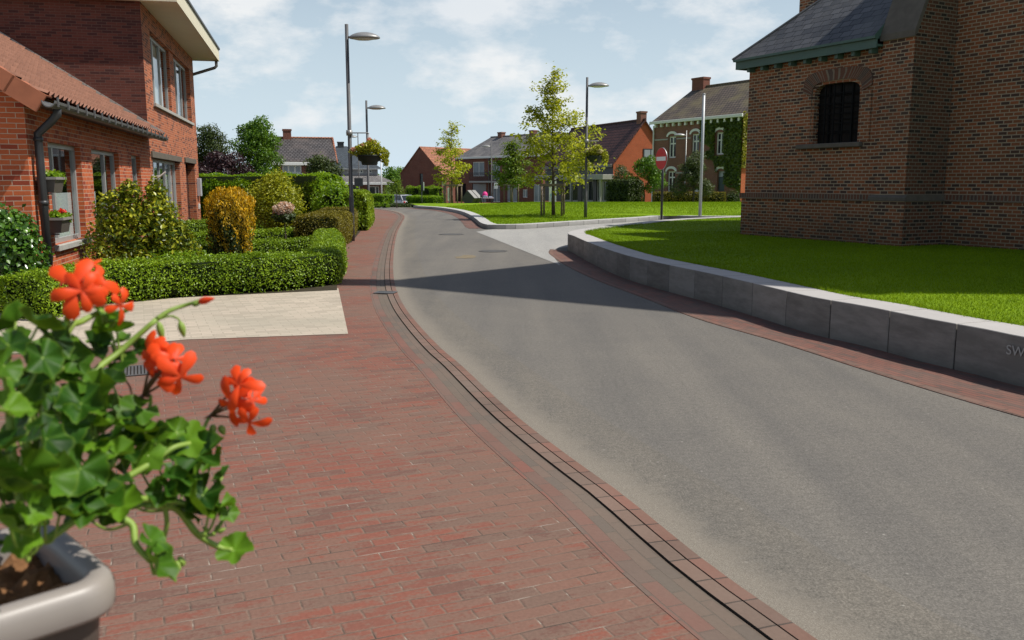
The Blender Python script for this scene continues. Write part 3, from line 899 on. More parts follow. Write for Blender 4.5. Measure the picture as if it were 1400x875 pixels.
m_tile_o = plain('orange_roof_tile', (.25, .122, .083), .8, .2, 0, .35, 5, .2)
m_verge_t = plain('verge_tile', (.36, .13, .07), .75, .25, 0, .25, 5, .2)

def rooftiles(name, a, b, joint, bw, rh, var=.35, ms=.02, moss=None, rough=.6, bstr=.8):
    return bricks(name, a, b, joint, bw, rh, ms, dark=tuple(x*.7 for x in a), rough=rough, bstr=bstr, var=var, dpatch=.6 if moss else 0, patchc=moss)
m_slate = rooftiles('slate', (.115, .115, .118), (.06, .062, .066), (.018, .018, .02), .26, .19, .4, .012, (.13, .125, .115), .5)
m_grey_t = rooftiles('grey_roof_tile', (.2, .19, .185), (.165, .158, .155), (.06, .055, .055), .3, .34, .3, .03, (.24, .22, .2))
m_brown_t = rooftiles('brown_roof_tile', (.15, .062, .052), (.12, .052, .046), (.035, .018, .016), .3, .34, .3, .05)
m_mossy_t = rooftiles('mossy_roof_tile', (.17, .135, .105), (.14, .11, .088), (.05, .04, .033), .3, .34, .35, .05, (.2, .17, .08))
m_dark_t = rooftiles('dark_roof_tile', (.105, .098, .096), (.085, .08, .08), (.035, .03, .03), .3, .34, .4, .05, (.12, .095, .085))
m_barn_t = rooftiles('barn_roof_tile', (.42, .17, .085), (.34, .13, .07), (.12, .05, .035), .3, .34, .35, .04)
m_blue_t = rooftiles('blue_grey_slate', (.075, .09, .105), (.06, .075, .09), (.03, .035, .04), .3, .25, .3, .02)
m_green = plain('green_eaves_paint', (.075, .13, .105), .55, .4, 0, .25, 5)

def window(parent, x0, x1, z0, z1, y, bars=(), frame=.055, mat=None, glass=None, curtain=None, sill=None, back=True, hbar=(), name='window', depth=.07):
    mat = mat or m_alu
    mb = MB()
    a, b = y, y+depth
    mb.box(x0, x0+frame, a, b, z0, z1); mb.box(x1-frame, x1, a, b, z0, z1)
    mb.box(x0+frame, x1-frame, a, b, z0, z0+frame); mb.box(x0+frame, x1-frame, a, b, z1-frame, z1)
    for k in bars:
        xx = x0+(x1-x0)*k
        mb.box(xx-frame*.55, xx+frame*.55, a+.004, b-.004, z0+frame, z1-frame)
    for k in hbar:
        zz = z0+(z1-z0)*k
        mb.box(x0+frame, x1-frame, a+.007, b-.007, zz-frame*.5, zz+frame*.5)
    if back:
        mb.face([(x0, y+.45, z0), (x1, y+.45, z0), (x1, y+.45, z1), (x0, y+.45, z1)], 1)
    f = mb.build(name, [mat, m_room], parent)
    g = MB(); g.face([(x0+.01, y+depth*.5, z0+.01), (x1-.01, y+depth*.5, z0+.01), (x1-.01, y+depth*.5, z1-.01), (x0+.01, y+depth*.5, z1-.01)])
    g.build('pane', glass or m_glass, f)
    if curtain:
        for (c0, c1, d0, d1) in curtain:
            cb = MB(); n = 24; X0, X1 = x0+(x1-x0)*c0, x0+(x1-x0)*c1
            for k in range(n):
                u, v = X0+(X1-X0)*k/n, X0+(X1-X0)*(k+1)/n
                yu, yv = y+.09+.015*math.sin(k*1.7), y+.09+.015*math.sin((k+1)*1.7)
                cb.face([(u, yu, z0+(z1-z0)*d0), (v, yv, z0+(z1-z0)*d0), (v, yv, z0+(z1-z0)*d1), (u, yu, z0+(z1-z0)*d1)])
            cb.build('curtain', m_curtain, f)
    if sill:
        sb = MB(); sb.box(x0-.06, x1+.06, sill[0], y+.02, z0-.09, z0-.003)
        soften(sb.build('sill', sill[1], f), .008, 1)
    return f

# ---------------------------------------------------------------- the brick house on the left
HR = math.atan2(.97397, -.22667)
house = thing('brick_house', 'red brick house with a low tiled annexe behind the clipped front garden', 'house', (-6.454, 11.9, 0), HR)
L1, L2, ZE, ZU = 9.6, 19.45, 2.86, 5.78
wz1, wz0 = 2.19, .70
aops = [(.98, 2.89, wz0, wz1), (3.65, 5.97, wz0, wz1), (7.28, 8.32, wz0, wz1)]
mb = MB()
mb.wall(0, L1-.003, 0, ZE, aops, .17)
# gable end of the annexe (faces the viewer) and its back
DEP = 7.2; pit = math.tan(R(33))
mb.face([(0, DEP, 0), (0, 0, 0), (0, 0, ZE), (0, DEP/2, ZE+pit*DEP/2), (0, DEP, ZE)])
mb.face([(L1, DEP, 0), (0, DEP, 0), (0, DEP, ZE), (L1, DEP, ZE)])
mb.build('annexe_wall', m_brick_a, house)
mb = MB()
uops = [(9.98, 14.7, .5, 2.2), (16.05, 18.35, .02, 2.22), (10.72, 18.35, 3.56, 5.3)]
mb.wall(L1, L2, 0, ZU, uops, .22)
mb.face([(L2, 0, 0), (L2, DEP+2, 0), (L2, DEP+2, ZU), (L2, 0, ZU)])
mb.face([(L2, DEP+2, 0), (L1, DEP+2, 0), (L1, DEP+2, ZU), (L2, DEP+2, ZU)])
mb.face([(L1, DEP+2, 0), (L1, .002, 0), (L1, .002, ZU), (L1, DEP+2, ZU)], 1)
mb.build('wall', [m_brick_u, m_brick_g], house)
# pantiled annexe roof: real ridges and steps
rb = []; OV = .3
slope_len = (DEP/2+OV)/math.cos(R(33)); cw, rh_ = .23, .34
nx = int((L1+.25)/cw)*8; ny = int(slope_len/rh_)
xsr = np.linspace(-.22, L1-.004, nx+1)
rows = []
for r in range(ny+1):
    for q in (0., .97):
        t = min((r+q)*rh_, slope_len)
        rows.append((t, .085*(1-q)))
V = []
for (t, lift) in rows:
    y = -OV+t*math.cos(R(33)); z = ZE-.02-OV*pit+t*math.sin(R(33))
    ph = (xsr/cw) % 1
    hgt = np.where(ph < .55, .05*np.sin(ph/.55*PI), -.012*np.sin((ph-.55)/.45*PI))+lift
    V.append(np.c_[xsr, np.full_like(xsr, y)-hgt*math.sin(R(33)), z+hgt*math.cos(R(33))+.03])
V = np.array(V); nr, nc = V.shape[:2]
idx = np.arange(nr*nc).reshape(nr, nc)
F = np.stack([idx[:-1, :-1], idx[:-1, 1:], idx[1:, 1:], idx[1:, :-1]], -1).reshape(-1, 4)
rf = np_mesh('annexe_roof', V.reshape(-1, 3), F, m_tile_o, house)
# far slope, verge tiles, lead flashing along the wall of the taller part
mb = MB()
mb.face([(-.2, DEP/2, ZE+pit*DEP/2+.02), (-.2, DEP+OV, ZE-OV*pit), (L1, DEP+OV, ZE-OV*pit), (L1, DEP/2, ZE+pit*DEP/2+.02)])
mb.build('annexe_back_roof', m_tile_o, house)
mb = MB(); nv = 11
for k in range(nv):
    t0, t1 = slope_len*k/nv, slope_len*(k+1)/nv+.03
    M = Matrix.Translation((0, -OV, ZE-.02-OV*pit)) @ Matrix.Rotation(R(33), 4, 'X')
    mb.box(-.26, -.215, t0, t1, -.16+.012*(k % 2), .075, 0, M)
    mb.box(-.26, .02, t0, t1, .075, .095+.004*(k % 2), 0, M)
mb.build('verge_tile', m_verge_t, house)
mb = MB()
for k in range(26):
    t0, t1 = slope_len*k/26, slope_len*(k+1)/26-.01
    M = Matrix.Translation((0, -OV, ZE-.02-OV*pit)) @ Matrix.Rotation(R(33), 4, 'X')
    mb.box(L1-.05, L1-.004, t0, t1, .06+.02*(k % 2), .16, 0, M)
mb.build('flashing', m_stone, house)
# gutter with brackets, fascia and the black downpipe
gz = ZE-OV*pit+.01
mb = MB()
gp = [(-OV-.15+.075+.085*math.cos(t), gz-.02+.085*math.sin(t)) for t in np.linspace(PI, 2*PI, 9)]
gi = [(-OV-.15+.075+.075*math.cos(t), gz-.015+.075*math.sin(t)) for t in np.linspace(2*PI, PI, 9)]
mb.profile_x(gp+gi, -.3, L1-.1)
for k in range(19):
    xx = -.2+k*.52
    mb.box(xx, xx+.03, -OV-.175, -OV-.155, gz-.09, gz+.03)
mb.build('gutter', m_zinc, house, smooth=False)
mb = MB(); mb.box(-.2, L1-.02, -OV+.02, -.004, gz-.04, gz-.015)
mb.build('soffit', m_dkgrey, house)
mb = MB()
mb.tube([(.12, -OV-.07, gz-.07), (.12, -OV-.07, gz-.16), (.14, -OV+.02, gz-.26), (.16, -.1, gz-.42), (.16, -.1, 1.9), (.16, -.1, .02)], .055, 12)
mb.tube([(.16, -.1, 1.3), (.16, -.1, 1.36)], .063, 12); mb.tube([(.16, -.1, gz-.52), (.16, -.1, gz-.47)], .063, 12)
mb.build('downpipe', m_dkgrey, house, True)
window(house, .98, 2.89, wz0, wz1, .09, (.3,), .07, curtain=[(.34, .97, .0, .5), (0., .1, 0., 1.)], sill=(-.07, m_stone))
window(house, 3.65, 5.97, wz0, wz1, .09, (.62,), .07, curtain=[(.03, .4, .0, .5)], sill=(-.07, m_stone))
window(house, 7.28, 8.32, wz0, wz1, .09, (.5,), .06, curtain=[(.05, .5, .0, .9)], sill=(-.07, m_stone))
window(house, 9.98, 14.7, .5, 2.2, .13, (.2, .4, .6, .8), .08, curtain=[(.0, .34, .0, 1.), (.66, 1., 0., 1.)], sill=(-.07, m_white))
window(house, 10.72, 14.2, 3.56, 5.3, .13, (.33, .66), .08, curtain=[(.1, .9, .0, 1.)])
window(house, 15.1, 18.35, 3.56, 5.3, .13, (.33, .66), .08, curtain=[(.1, .6, .0, 1.)])
mb = MB(); mb.box(14.203, 15.097, .05, .4, 3.56, 5.3); mb.build('window_pier', m_brick_u, house)
mb = MB(); mb.box(10.64, 18.43, -.07, .12, 3.47, 3.557); soften(mb.build('window_sill', m_stone, house), .008, 1)
for nm, a, b, z in (('lintel', 9.8, 14.95, 2.2), ('lintel', 15.85, 18.55, 2.22)):
    mb = MB(); mb.box(a, b, -.05, .1, z, z+.16); soften(mb.build(nm, m_stone_d, house), .01, 1)
mb = MB(); mb.box(16.05, 18.35, .25, .3, .02, 2.22); mb.box(16.1, 16.3, .2, .249, .02, 2.2); mb.box(16.4, 17.3, .22, .249, .1, 2.1)
dr = mb.build('door', m_dkgrey, house)
mb = MB(); mb.box(16.9, 18.2, .215, .247, .1, 2.1); mb.build('pane', m_pane, dr)
mb = MB(); mb.tube([(16.5, .17, .9), (16.5, .17, 1.3)], .02, 8); mb.tube([(16.5, .17, 1.), (16.5, .22, 1.)], .012, 6); mb.build('handle', m_alu, dr)
mb = MB(); mb.box(18.72, 19.05, -.13, -.002, 1.15, 1.75)
soften(mb.build('letter_box', plain('pale_letter_box', (.42, .43, .45), .4, .5), house), .01, 1)
mb = MB(); mb.box(18.8, 18.98, -.04, -.002, .72, .9); mb.box(18.84, 18.94, -.055, -.041, .76, .86)
mb.build('doorbell', m_white, house)
# white flag-pole holder on the wall
mb = MB(); mb.box(9.72, 9.77, -.03, -.003, 1.55, 1.8); mb.tube([(9.745, -.03, 1.64), (9.745, -.32, 1.86)], .02, 8); mb.tube([(9.745, -.03, 1.75), (9.745, -.2, 1.77)], .01, 6)
mb.build('flag_holder', m_white, house)
# flat roof of the taller part with a deep boxed eave
ex0, ex1, ey0, ey1 = L1-.28, L2+.2, -.82, DEP+2.4
mb = MB(); mb.box(ex0, ex1, ey0, ey1, ZU-.02, ZU+.015); mb.build('eave_soffit', m_cream, house)
mb = MB()
mb.box(ex0-.03, ex1+.03, ey0-.03, ey0, ZU-.05, ZU+.33); mb.box(ex0-.03, ex0, ey0, ey1, ZU-.05, ZU+.33); mb.box(ex1, ex1+.03, ey0, ey1, ZU-.05, ZU+.33)
mb.build('fascia', m_cream, house)
mb = MB(); mb.box(ex0-.06, ex1+.06, ey0-.07, ey1, ZU+.332, ZU+.39)
mb.face([(ex0, ey0, ZU+.395), (ex1, ey0, ZU+.395), (ex1-2.5, 3.5, ZU+1.7), (ex0+2.5, 3.5, ZU+1.7)])
mb.face([(ex0, ey1, ZU+.395), (ex0, ey0, ZU+.395), (ex0+2.5, 3.5, ZU+1.7), (ex0+2.5, 6, ZU+1.7)])
mb.build('roof', m_dkgrey, house)
mb = MB()
mb.tube([(L2+.09, -.76, ZU-.05), (L2+.09, -.76, ZU-.22), (L2+.09, -.7, ZU-.28), (L2+.09, .02, ZU-.52), (L2+.09, .09, ZU-.62), (L2+.09, .09, .05)], .05, 10)
mb.build('rain_pipe', m_zinc, house, True)

# ---------------------------------------------------------------- the old church on the right
CR = math.atan2(-.88, .475)
church = thing('church', 'old brown brick church with slate roof and barred window on the lawn', 'church', (5.484, 20.89, .36), CR)
zc = -.36   # local z = world z + zc
E0, EV = 3.68, 4.2+zc
BX0, TX0, TX1, TS = 3.65, 4.2, 14.2, 1.1
wx0, wx1, wb, wt = 1.98, 3.16, 2.42+zc, 3.64+zc
def arch_pts(x0, x1, z0, z1, rise, n=14):   # flattened three-centred arch, shoulders rounded
    pts = []
    for k in range(n+1):
        t = PI*k/n
        c, s_ = math.cos(t), math.sin(t)
        ex = .55
        pts.append(((x0+x1)/2+(x1-x0)/2*math.copysign(abs(c)**ex, c), z1-rise+rise*abs(s_)**ex))
    return pts
mb = MB()
ap = arch_pts(wx0, wx1, wb, wt, .24)          # from right to left over the top
rise0 = wt-.24
EZ = EV+.02
def cwall(mb, x0, x1, z0, z1, y):
    mb.face([(x0, y, z0), (x1, y, z0), (x1, y, z1), (x0, y, z1)])
SB = 1.37+zc
# wall above the string course, with the window hole
for (a, b, c, d) in ((0, wx0, SB, EZ), (wx1, E0, SB, EZ), (wx0, wx1, SB, wb)):
    cwall(mb, a, b, c, d, 0)
for k in range(len(ap)-1):
    (xa, za), (xb, zb) = ap[k], ap[k+1]
    mb.face([(xb, 0, zb), (xa, 0, za), (xa, 0, EZ), (xb, 0, EZ)])
    mb.face([(xa, 0, za), (xb, 0, zb), (xb, .16, zb), (xa, .16, za)])
mb.face([(wx0, 0, rise0), (wx0, .16, rise0), (wx0, .16, wb), (wx0, 0, wb)][::-1]); mb.face([(wx1, 0, rise0), (wx1, .16, rise0), (wx1, .16, wb), (wx1, 0, wb)])
mb.face([(wx0, 0, wb), (wx0, .16, wb), (wx1, .16, wb), (wx1, 0, wb)][::-1])
# plinth slightly proud
mb.box(-.05, E0, -.05, .3, 0, SB-.13)
# end wall and back wall
mb.face([(0, 6.5, 0), (0, 0, 0), (0, 0, EZ), (0, 6.5, EZ)]); mb.face([(E0, 6.5, 0), (0, 6.5, 0), (0, 6.5, EZ), (E0, 6.5, EZ)])
mb.build('sacristy_wall', m_brick_c, church)
mb = MB(); mb.box(-.09, E0-.001, -.09, -.0015, SB-.127, SB-.002)
mb.build('string_course', m_brick_cd, church)
# arch of standing bricks, proud of the wall, and its legs
mb = MB()
o_in = [(x, z) for x, z in arch_pts(wx0-.06, wx1+.06, wb, wt+.06, .28)]
o_out = [(x, z) for x, z in arch_pts(wx0-.3, wx1+.3, wb, wt+.29, .42)]
for k in range(len(o_in)-1):
    a, b, c, d = o_in[k], o_in[k+1], o_out[k+1], o_out[k]
    u0, u1 = k*.17, (k+1)*.17
    mb.face([(b[0], -.03, b[1]), (a[0], -.03, a[1]), (d[0], -.03, d[1]), (c[0], -.03, c[1])], 0, [(u1, .02), (u0, .02), (u0, .27), (u1, .27)])
    mb.face([(d[0], -.03, d[1]), (c[0], -.03, c[1]), (c[0], 0, c[1]), (d[0], 0, d[1])][::-1]); mb.face([(a[0], -.03, a[1]), (b[0], -.03, b[1]), (b[0], 0, b[1]), (a[0], 0, a[1])])
mb.build('window_arch', m_brick_cd, church)
for a, b in ((wx0-.3, wx0-.06), (wx1+.06, wx1+.3)):
    mb = MB(); mb.box(a, b, -.025, -.001, wb, wt+.06-.28); mb.build('window_surround', m_brick_c, church)
mb = MB(); mb.box(wx0-.36, wx1+.14, -.12, .3, wb-.1, wb-.003); soften(mb.build('window_sill', m_stone_d, church), .015, 1)
mb = MB()
for k in range(1, 5):
    x = wx0+(wx1-wx0)*k/5; mb.box(x-.013, x+.013, .06, .086, wb+.002, wt-.01)
for k in range(1, 6):
    z = wb+(wt-wb)*k/6; mb.box(wx0+.002, wx1-.002, .088, .1, z-.012, z+.012)
bars = mb.build('window_bars', m_room, church)
mb = MB(); mb.face([(wx0, .155, wb), (wx1, .155, wb), (wx1, .155, wt+.02), (wx0, .155, wt+.02)]); pn = mb.build('window_pane', m_churchpane, church)
mb = MB()
for k in (1, 2, 3): x = wx0+(wx1-wx0)*k/4; mb.box(x-.016, x+.016, .12, .154, wb, wt)
for k in range(1, 5): z = wb+(wt-wb)*k/5; mb.box(wx0, wx1, .125, .152, z-.01, z+.01)
mb.build('lead_bars', m_room, pn)
# green boxed eaves with small brackets, slate roof hipped at the far end
mb = MB(); mb.box(-.17, BX0+.045, -.22, 0, EV+.01, EV+.05); mb.box(-.17, BX0+.045, -.25, -.22, EV-.02, EV+.15); mb.box(-.2, -.17, -.25, 6.7, EV-.02, EV+.15); mb.box(-.17, 0, 0, 6.7, EV+.01, EV+.05)
mb.box(-.23, BX0+.045, -.31, -.18, EV+.151, EV+.2)
mb.face([(BX0+.028, -.31, EV+.2), (BX0+.028, .1, EV+.2), (BX0+.028, .1, EV+.2+.41*math.tan(R(43)))])
mb.build('eaves', m_green, church)
for k in range(9):
    mb = MB(); mb.box(.1+k*.42, .18+k*.42, -.18, -.002, EV-.1, EV+.008); mb.build('eaves_bracket', m_green, church)
rp = math.tan(R(43)); q = 3.4
mb = MB(); zb = EV+.2
mb.face([(-.25, -.31, zb), (BX0+.03, -.31, zb), (BX0+.03, TS, zb+(TS+.31)*rp), (TX0-.005, TS, zb+(TS+.31)*rp), (TX0-.005, -.31+q, zb+q*rp), (-.25+q, -.31+q, zb+q*rp)])
mb.face([(-.25, 7, zb), (-.25, -.31, zb), (-.25+q, -.31+q, zb+q*rp), (-.25+q, 7-q, zb+q*rp)])
mb.build('slate_roof', m_slate, church)
mb = MB(); mb.tube([(-.25, -.31, zb+.0), (-.25+q, -.31+q, zb+q*rp+.0)], .035, 6); mb.build('roof_hip', m_zinc, church)
# buttress with weathered stone cap and plinth cap
mb = MB(); mb.box(BX0+.0, 4.45, -.11, TS, 0, SB-.12); mb.box(BX0+.05, 4.41, -.07, TS, SB, 4.35+zc)
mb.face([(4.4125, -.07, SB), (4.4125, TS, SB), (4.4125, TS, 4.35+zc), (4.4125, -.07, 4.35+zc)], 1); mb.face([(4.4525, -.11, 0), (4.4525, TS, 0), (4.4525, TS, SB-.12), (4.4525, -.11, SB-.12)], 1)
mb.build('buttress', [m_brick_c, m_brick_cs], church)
mb = MB()
mb.profile_x([(-.14, SB-.118), (TS-.002, SB-.118), (TS-.002, SB-.002), (-.07, SB-.002), (-.14, SB-.05)], BX0-.03, 4.48)
mb.build('plinth_cap', m_stone_d, church); mb = MB()
mb.profile_x([(-.13, 4.30+zc), (-.068, 4.352+zc), (TS-.002, 7.102+zc), (TS-.002, 7.3+zc), (-.13, 4.42+zc)], BX0+.02, 4.45)
mb.build('buttress_cap', m_stone_d, church)
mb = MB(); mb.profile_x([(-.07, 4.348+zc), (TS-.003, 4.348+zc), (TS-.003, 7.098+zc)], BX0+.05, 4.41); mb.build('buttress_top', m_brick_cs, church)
# tall transept gable
EZT, EZR, APX = 11.2+zc, 13.9+zc, 18.8+zc
mid = 9.77; TXU = 4.87; ZSH = 9.2+zc     # the gable rises from an unseen left shoulder, shaped for its cast shadow
mb = MB()
mb.face([(TX0, TS, 0), (TX1, TS, 0), (TX1, TS, EZR), (mid+.35, TS, APX), (mid-.35, TS, APX), (TXU, TS, EZT), (TXU, TS, ZSH), (TX0, TS, ZSH)])
mb.face([(TXU, TS, ZSH), (TXU, 14, ZSH), (TX0, 14, ZSH), (TX0, TS, ZSH)])
mb.face([(TXU, 14, ZSH), (TXU, TS, ZSH), (TXU, TS, EZT), (TXU, 14, EZT)])
mb.face([(TX1, TS, 0), (TX1, 14, 0), (TX1, 14, EZR), (TX1, TS, EZR)]); mb.face([(TX0, 14, 0), (TX0, TS, 0), (TX0, TS, ZSH), (TX0, 14, ZSH)])
mb.face([(TX1, 14, 0), (TX0, 14, 0), (TX0, 14, ZSH), (TXU, 14, ZSH), (TXU, 14, EZT), (mid, 14, APX), (TX1, 14, EZR)])
mb.box(4.45, TX1+.05, TS-.06, TS+.1, 0, SB-.13)
mb.box(mid-.38, mid+.38, TS-.05, TS+.5, APX-.2, APX+2.4)
mb.build('transept_wall', m_brick_c, church)
mb = MB(); mb.box(4.45, TX1+.05, TS-.09, TS-.0015, SB-.127, SB-.002); mb.build('string_course', m_brick_cd, church)
mb = MB()
mb.face([(mid, TS-.05, APX), (mid, 14, APX), (TXU-.2, 14, EZT-.3), (TXU-.2, TS-.05, EZT-.3)]); mb.face([(mid, 14, APX), (mid, TS-.05, APX), (TX1+.2, TS-.05, EZR-.25), (TX1+.2, 14, EZR-.25)])
mb.build('transept_roof', m_slate, church)
# nave behind the sacristy
NX0 = -2.2; NY0, NY1 = 4.0, 13.; NE, NA = 8.2+zc, 13.3+zc
mb = MB()
mb.face([(NX0, NY0, 0), (TX0, NY0, 0), (TX0, NY0, NE), (NX0, NY0, NE)]); mb.face([(NX0, NY1, 0), (NX0, NY0, 0), (NX0, NY0, NE), (NX0, (NY0+NY1)/2, NA), (NX0, NY1, NE)])
mb.face([(TX0, NY1, 0), (NX0, NY1, 0), (NX0, NY1, NE), (TX0, NY1, NE)])
mb.box(NX0-.02, NX0+.5, NY0-.25, NY0+.5, 0, NE)
mb.build('nave_wall', m_brick_c, church)
mb = MB()
mb.face([(NX0-.2, NY0-.3, NE-.3), (TX0, NY0-.3, NE-.3), (TX0, (NY0+NY1)/2, NA), (NX0-.2, (NY0+NY1)/2, NA)]); mb.face([(TX0, NY1+.3, NE-.3), (NX0-.2, NY1+.3, NE-.3), (NX0-.2, (NY0+NY1)/2, NA), (TX0, (NY0+NY1)/2, NA)])
mb.build('nave_roof', m_slate, church)

# ---------------------------------------------------------------- houses across the green and up the street
def gable_house(name, label, P0, P1, zg_, eave, ridge, depth, wallm, roofm, ops=(), gable_ops=(), over=.3, hip=0., front_mat=None, gablem=None, ridge_mat=None, rev=.25):
    d = math.hypot(P1[0]-P0[0], P1[1]-P0[1])
    root = thing(name, label, 'house', (P0[0], P0[1], zg_), math.atan2(P1[1]-P0[1], P1[0]-P0[0]))
    e, r = eave-zg_, ridge-zg_
    mb = MB(); g = 1 if gablem else 0
    mb.wall(0, d, 0, e, ops, rev)
    mb.face([(d, depth, 0), (0, depth, 0), (0, depth, e), (d, depth, e)])
    if hip:
        mb.face([(0, depth, 0), (0, 0, 0), (0, 0, e), (0, depth, e)], g)
        mb.face([(d, 0, 0), (d, depth, 0), (d, depth, e), (d, 0, e)], g)
    else:
        mb.face([(0, depth, 0), (0, 0, 0), (0, 0, e), (0, depth/2, r-.04), (0, depth, e)], g)
        mb.face([(d, 0, 0), (d, depth, 0), (d, depth, e), (d, depth/2, r-.04), (d, 0, e)], g)
    mb.build('wall', [wallm] + ([gablem] if gablem else []), root)
    mb = MB(); sl = (r-e)/(depth/2); oz = e-over*sl; v = .18
    if hip:
        mb.face([(-over, -over, oz), (d+over, -over, oz), (d-hip, depth/2, r), (hip, depth/2, r)]); mb.face([(d+over, depth+over, oz), (-over, depth+over, oz), (hip, depth/2, r), (d-hip, depth/2, r)])
        mb.face([(-over, depth+over, oz), (-over, -over, oz), (hip, depth/2, r)]); mb.face([(d+over, -over, oz), (d+over, depth+over, oz), (d-hip, depth/2, r)])
    else:
        for s_, y0 in ((1, -over), (-1, depth+over)):
            q = [(-v, y0, oz), (d+v, y0, oz), (d+v, depth/2, r), (-v, depth/2, r)]
            mb.face(q if s_ > 0 else q[::-1])
        # thickness seen at the verges
        for x in (-v, d+v):
            mb.face([(x, -over, oz), (x, depth/2, r), (x, depth/2, r-.16), (x, -over, oz-.16)]); mb.face([(x, depth+over, oz), (x, depth/2, r), (x, depth/2, r-.16), (x, depth+over, oz-.16)])
    mb.build('roof', roofm, root)
    mb = MB(); mb.tube([(hip-v if not hip else hip, depth/2, r+.02), (d+v if not hip else d-hip, depth/2, r+.02)], .1, 6); mb.build('ridge_tile', ridge_mat or roofm, root)
    return root, d, e, r
def gutter_board(root, x0, x1, y, z0, z1, mat, name='gutter'):
    mb = MB(); mb.box(x0, x1, y-.14, y-.004, z0, z1); soften(mb.build(name, mat, root), .02, 1)
def chimney(root, x, y, z0, z1, w, mat, d=None):
    d = d or w
    mb = MB(); mb.box(x-w/2, x+w/2, y-d/2, y+d/2, z0, z1-.15); mb.box(x-w/2-.05, x+w/2+.05, y-d/2-.05, y+d/2+.05, z1-.149, z1)
    mb.build('chimney', mat, root)
def shut(root, rects, mat=None, glass=None, bars=(.5,), frame=.09, hbar=(), y=.1, sill=None, name='window'):
    for (a, b, c, d) in rects:
        window(root, a, b, c, d, y, bars, frame, mat or m_white, glass or m_pane, None, sill, False, hbar, name)

# grey-roofed terrace with a balcony
A0, A1 = (-6.64, 112.), (3.2, 99.6)
zA = -.75
def rz(t, z0): return [(a, b, c-z0, d-z0) for a, b, c, d in t]
aw = [(2.839, 2.404, 5.273, 4.137), (6.798, 1.948, 8.386, 4.037), (2.725, -0.73, 5.622, 1.514), (6.856, -0.661, 8.376, 1.258), (9.711, -0.614, 11.636, 1.35), (12.581, -0.065, 13.506, 0.858), (-0.928, -0.791, 1.428, 1.511), (14.559, -0.534, 16.082, 1.439)]
aw = [(a, c, b-zA, d-zA) for a, b, c, d in aw]
aw = [(a, b, max(.03, c), d) for a, b, c, d in aw]
hA, dA, eA, rA = gable_house('terrace_house', 'brick terrace house with grey tiled roof and small balcony across the green', A0, A1, zA, 4.893, 7.308, 8.2, m_brick_f, m_grey_t, aw, hip=1.2)
shut(hA, aw[:2], bars=(.5,), glass=m_pane_l); shut(hA, [aw[3], aw[4]], bars=(.5,), glass=m_pane_l); shut(hA, [aw[5], aw[7]], bars=(.5,), glass=m_pane_l)
mb = MB(); a, b, c, d = aw[2]; mb.box(a, b, .12, .2, c, d)
for k in range(8): mb.box(a+.02, b-.02, .11, .119, c+(d-c)*(k+.08)/8, c+(d-c)*(k+.92)/8)
mb.build('garage_door', plain('grey_garage_door', (.3, .3, .3), .6), hA)
mb = MB(); a, b, c, d = aw[6]; mb.box(a, b, .2, .24, c, d); mb.build('garage_door', m_room, hA)
gutter_board(hA, -.3, dA+.2, -.3, eA-.38, eA-.14, m_white)
bx0, bx1 = aw[0][0]+.9, aw[1][1]+5
mb = MB(); mb.box(bx0, bx1, -1.2, -.003, aw[1][2]-.32, aw[1][2]-.12)
bal = mb.build('balcony', m_stone, hA)
mb = MB(); zf = aw[1][2]-.12
for x in np.arange(bx0+.03, aw[1][1]+1.0, .14): mb.box(x-.012, x+.012, -1.17, -1.146, zf, zf+.95)
mb.box(bx0, aw[1][1]+1.0, -1.18, -1.13, zf+.95, zf+1.0); mb.box(bx0, bx0+.04, -1.13, -.01, zf+.95, zf+1.)
mb.build('railing', m_dkgrey, bal)
chimney(hA, 3.4, 4.1, rA-.4, rA+.55, .8, m_brick_b, .6); chimney(hA, 9.6, 4.1, rA-.4, rA+.5, .8, m_brick_b, .6)
mb = MB(); mb.tube([(aw[3][0]-.5, -.12, .1), (aw[3][0]-.5, -.12, eA-.3)], .06, 8); mb.build('rain_pipe', m_zinc, hA)

# brown-roofed house with the bright orange gable
Rl, Rr = (3.45, 92.6), (8.97, 78.9)
zR = -.25
rw = [(4.456, -0.24, 7.703, 1.914), (8.547, -0.161, 10.925, 1.869), (11.576, -0.103, 14.066, 1.86)]
rw = [(a, c, max(.03, b-zR), d-zR) for a, b, c, d in rw]
hR, dR, eR, rR = gable_house('gable_house', 'house with dark brown tiled roof and sunlit orange brick gable', Rl, Rr, zR, 3.458, 7.169, 6.1, m_dkgrey, m_brown_t, rw, gablem=m_brick_o, over=.25)
shut(hR, rw, mat=m_stone, bars=(.5,), frame=.16)
gutter_board(hR, -.1, dR+.2, -.25, eR-.5, eR-.22, m_zinc)
mb = MB(); mb.box(-.5, dR+.1, -1.1, -.004, 1.894-zR, 2.348-zR); soften(mb.build('canopy', m_stone, hR), .02, 1)
for x in (rw[1][0]-.4, rw[2][1]+.12):
    mb = MB(); mb.box(x-.12, x+.12, -1.0, -.8, 0, 1.894-zR-.004); mb.build('post', m_stone, hR)
chimney(hR, dR-.5, 3.05, rR-.4, rR+.75, .75, m_brick_b, .6)
# gable window (on the end that faces the green)
g0, g1, gz0, gz1 = 3.0, 4.5, 3.493-zR, 4.628-zR
mb = MB()
mb.box(dR+.004, dR+.05, g0, g1, gz0, gz1); gw = mb.build('gable_window', m_dkgrey, hR)
mb = MB(); mb.box(dR+.052, dR+.06, g0+.1, (g0+g1)/2-.05, gz0+.1, gz1-.1); mb.box(dR+.052, dR+.06, (g0+g1)/2+.05, g1-.1, gz0+.1, gz1-.1); mb.build('pane', m_pane_l, gw)

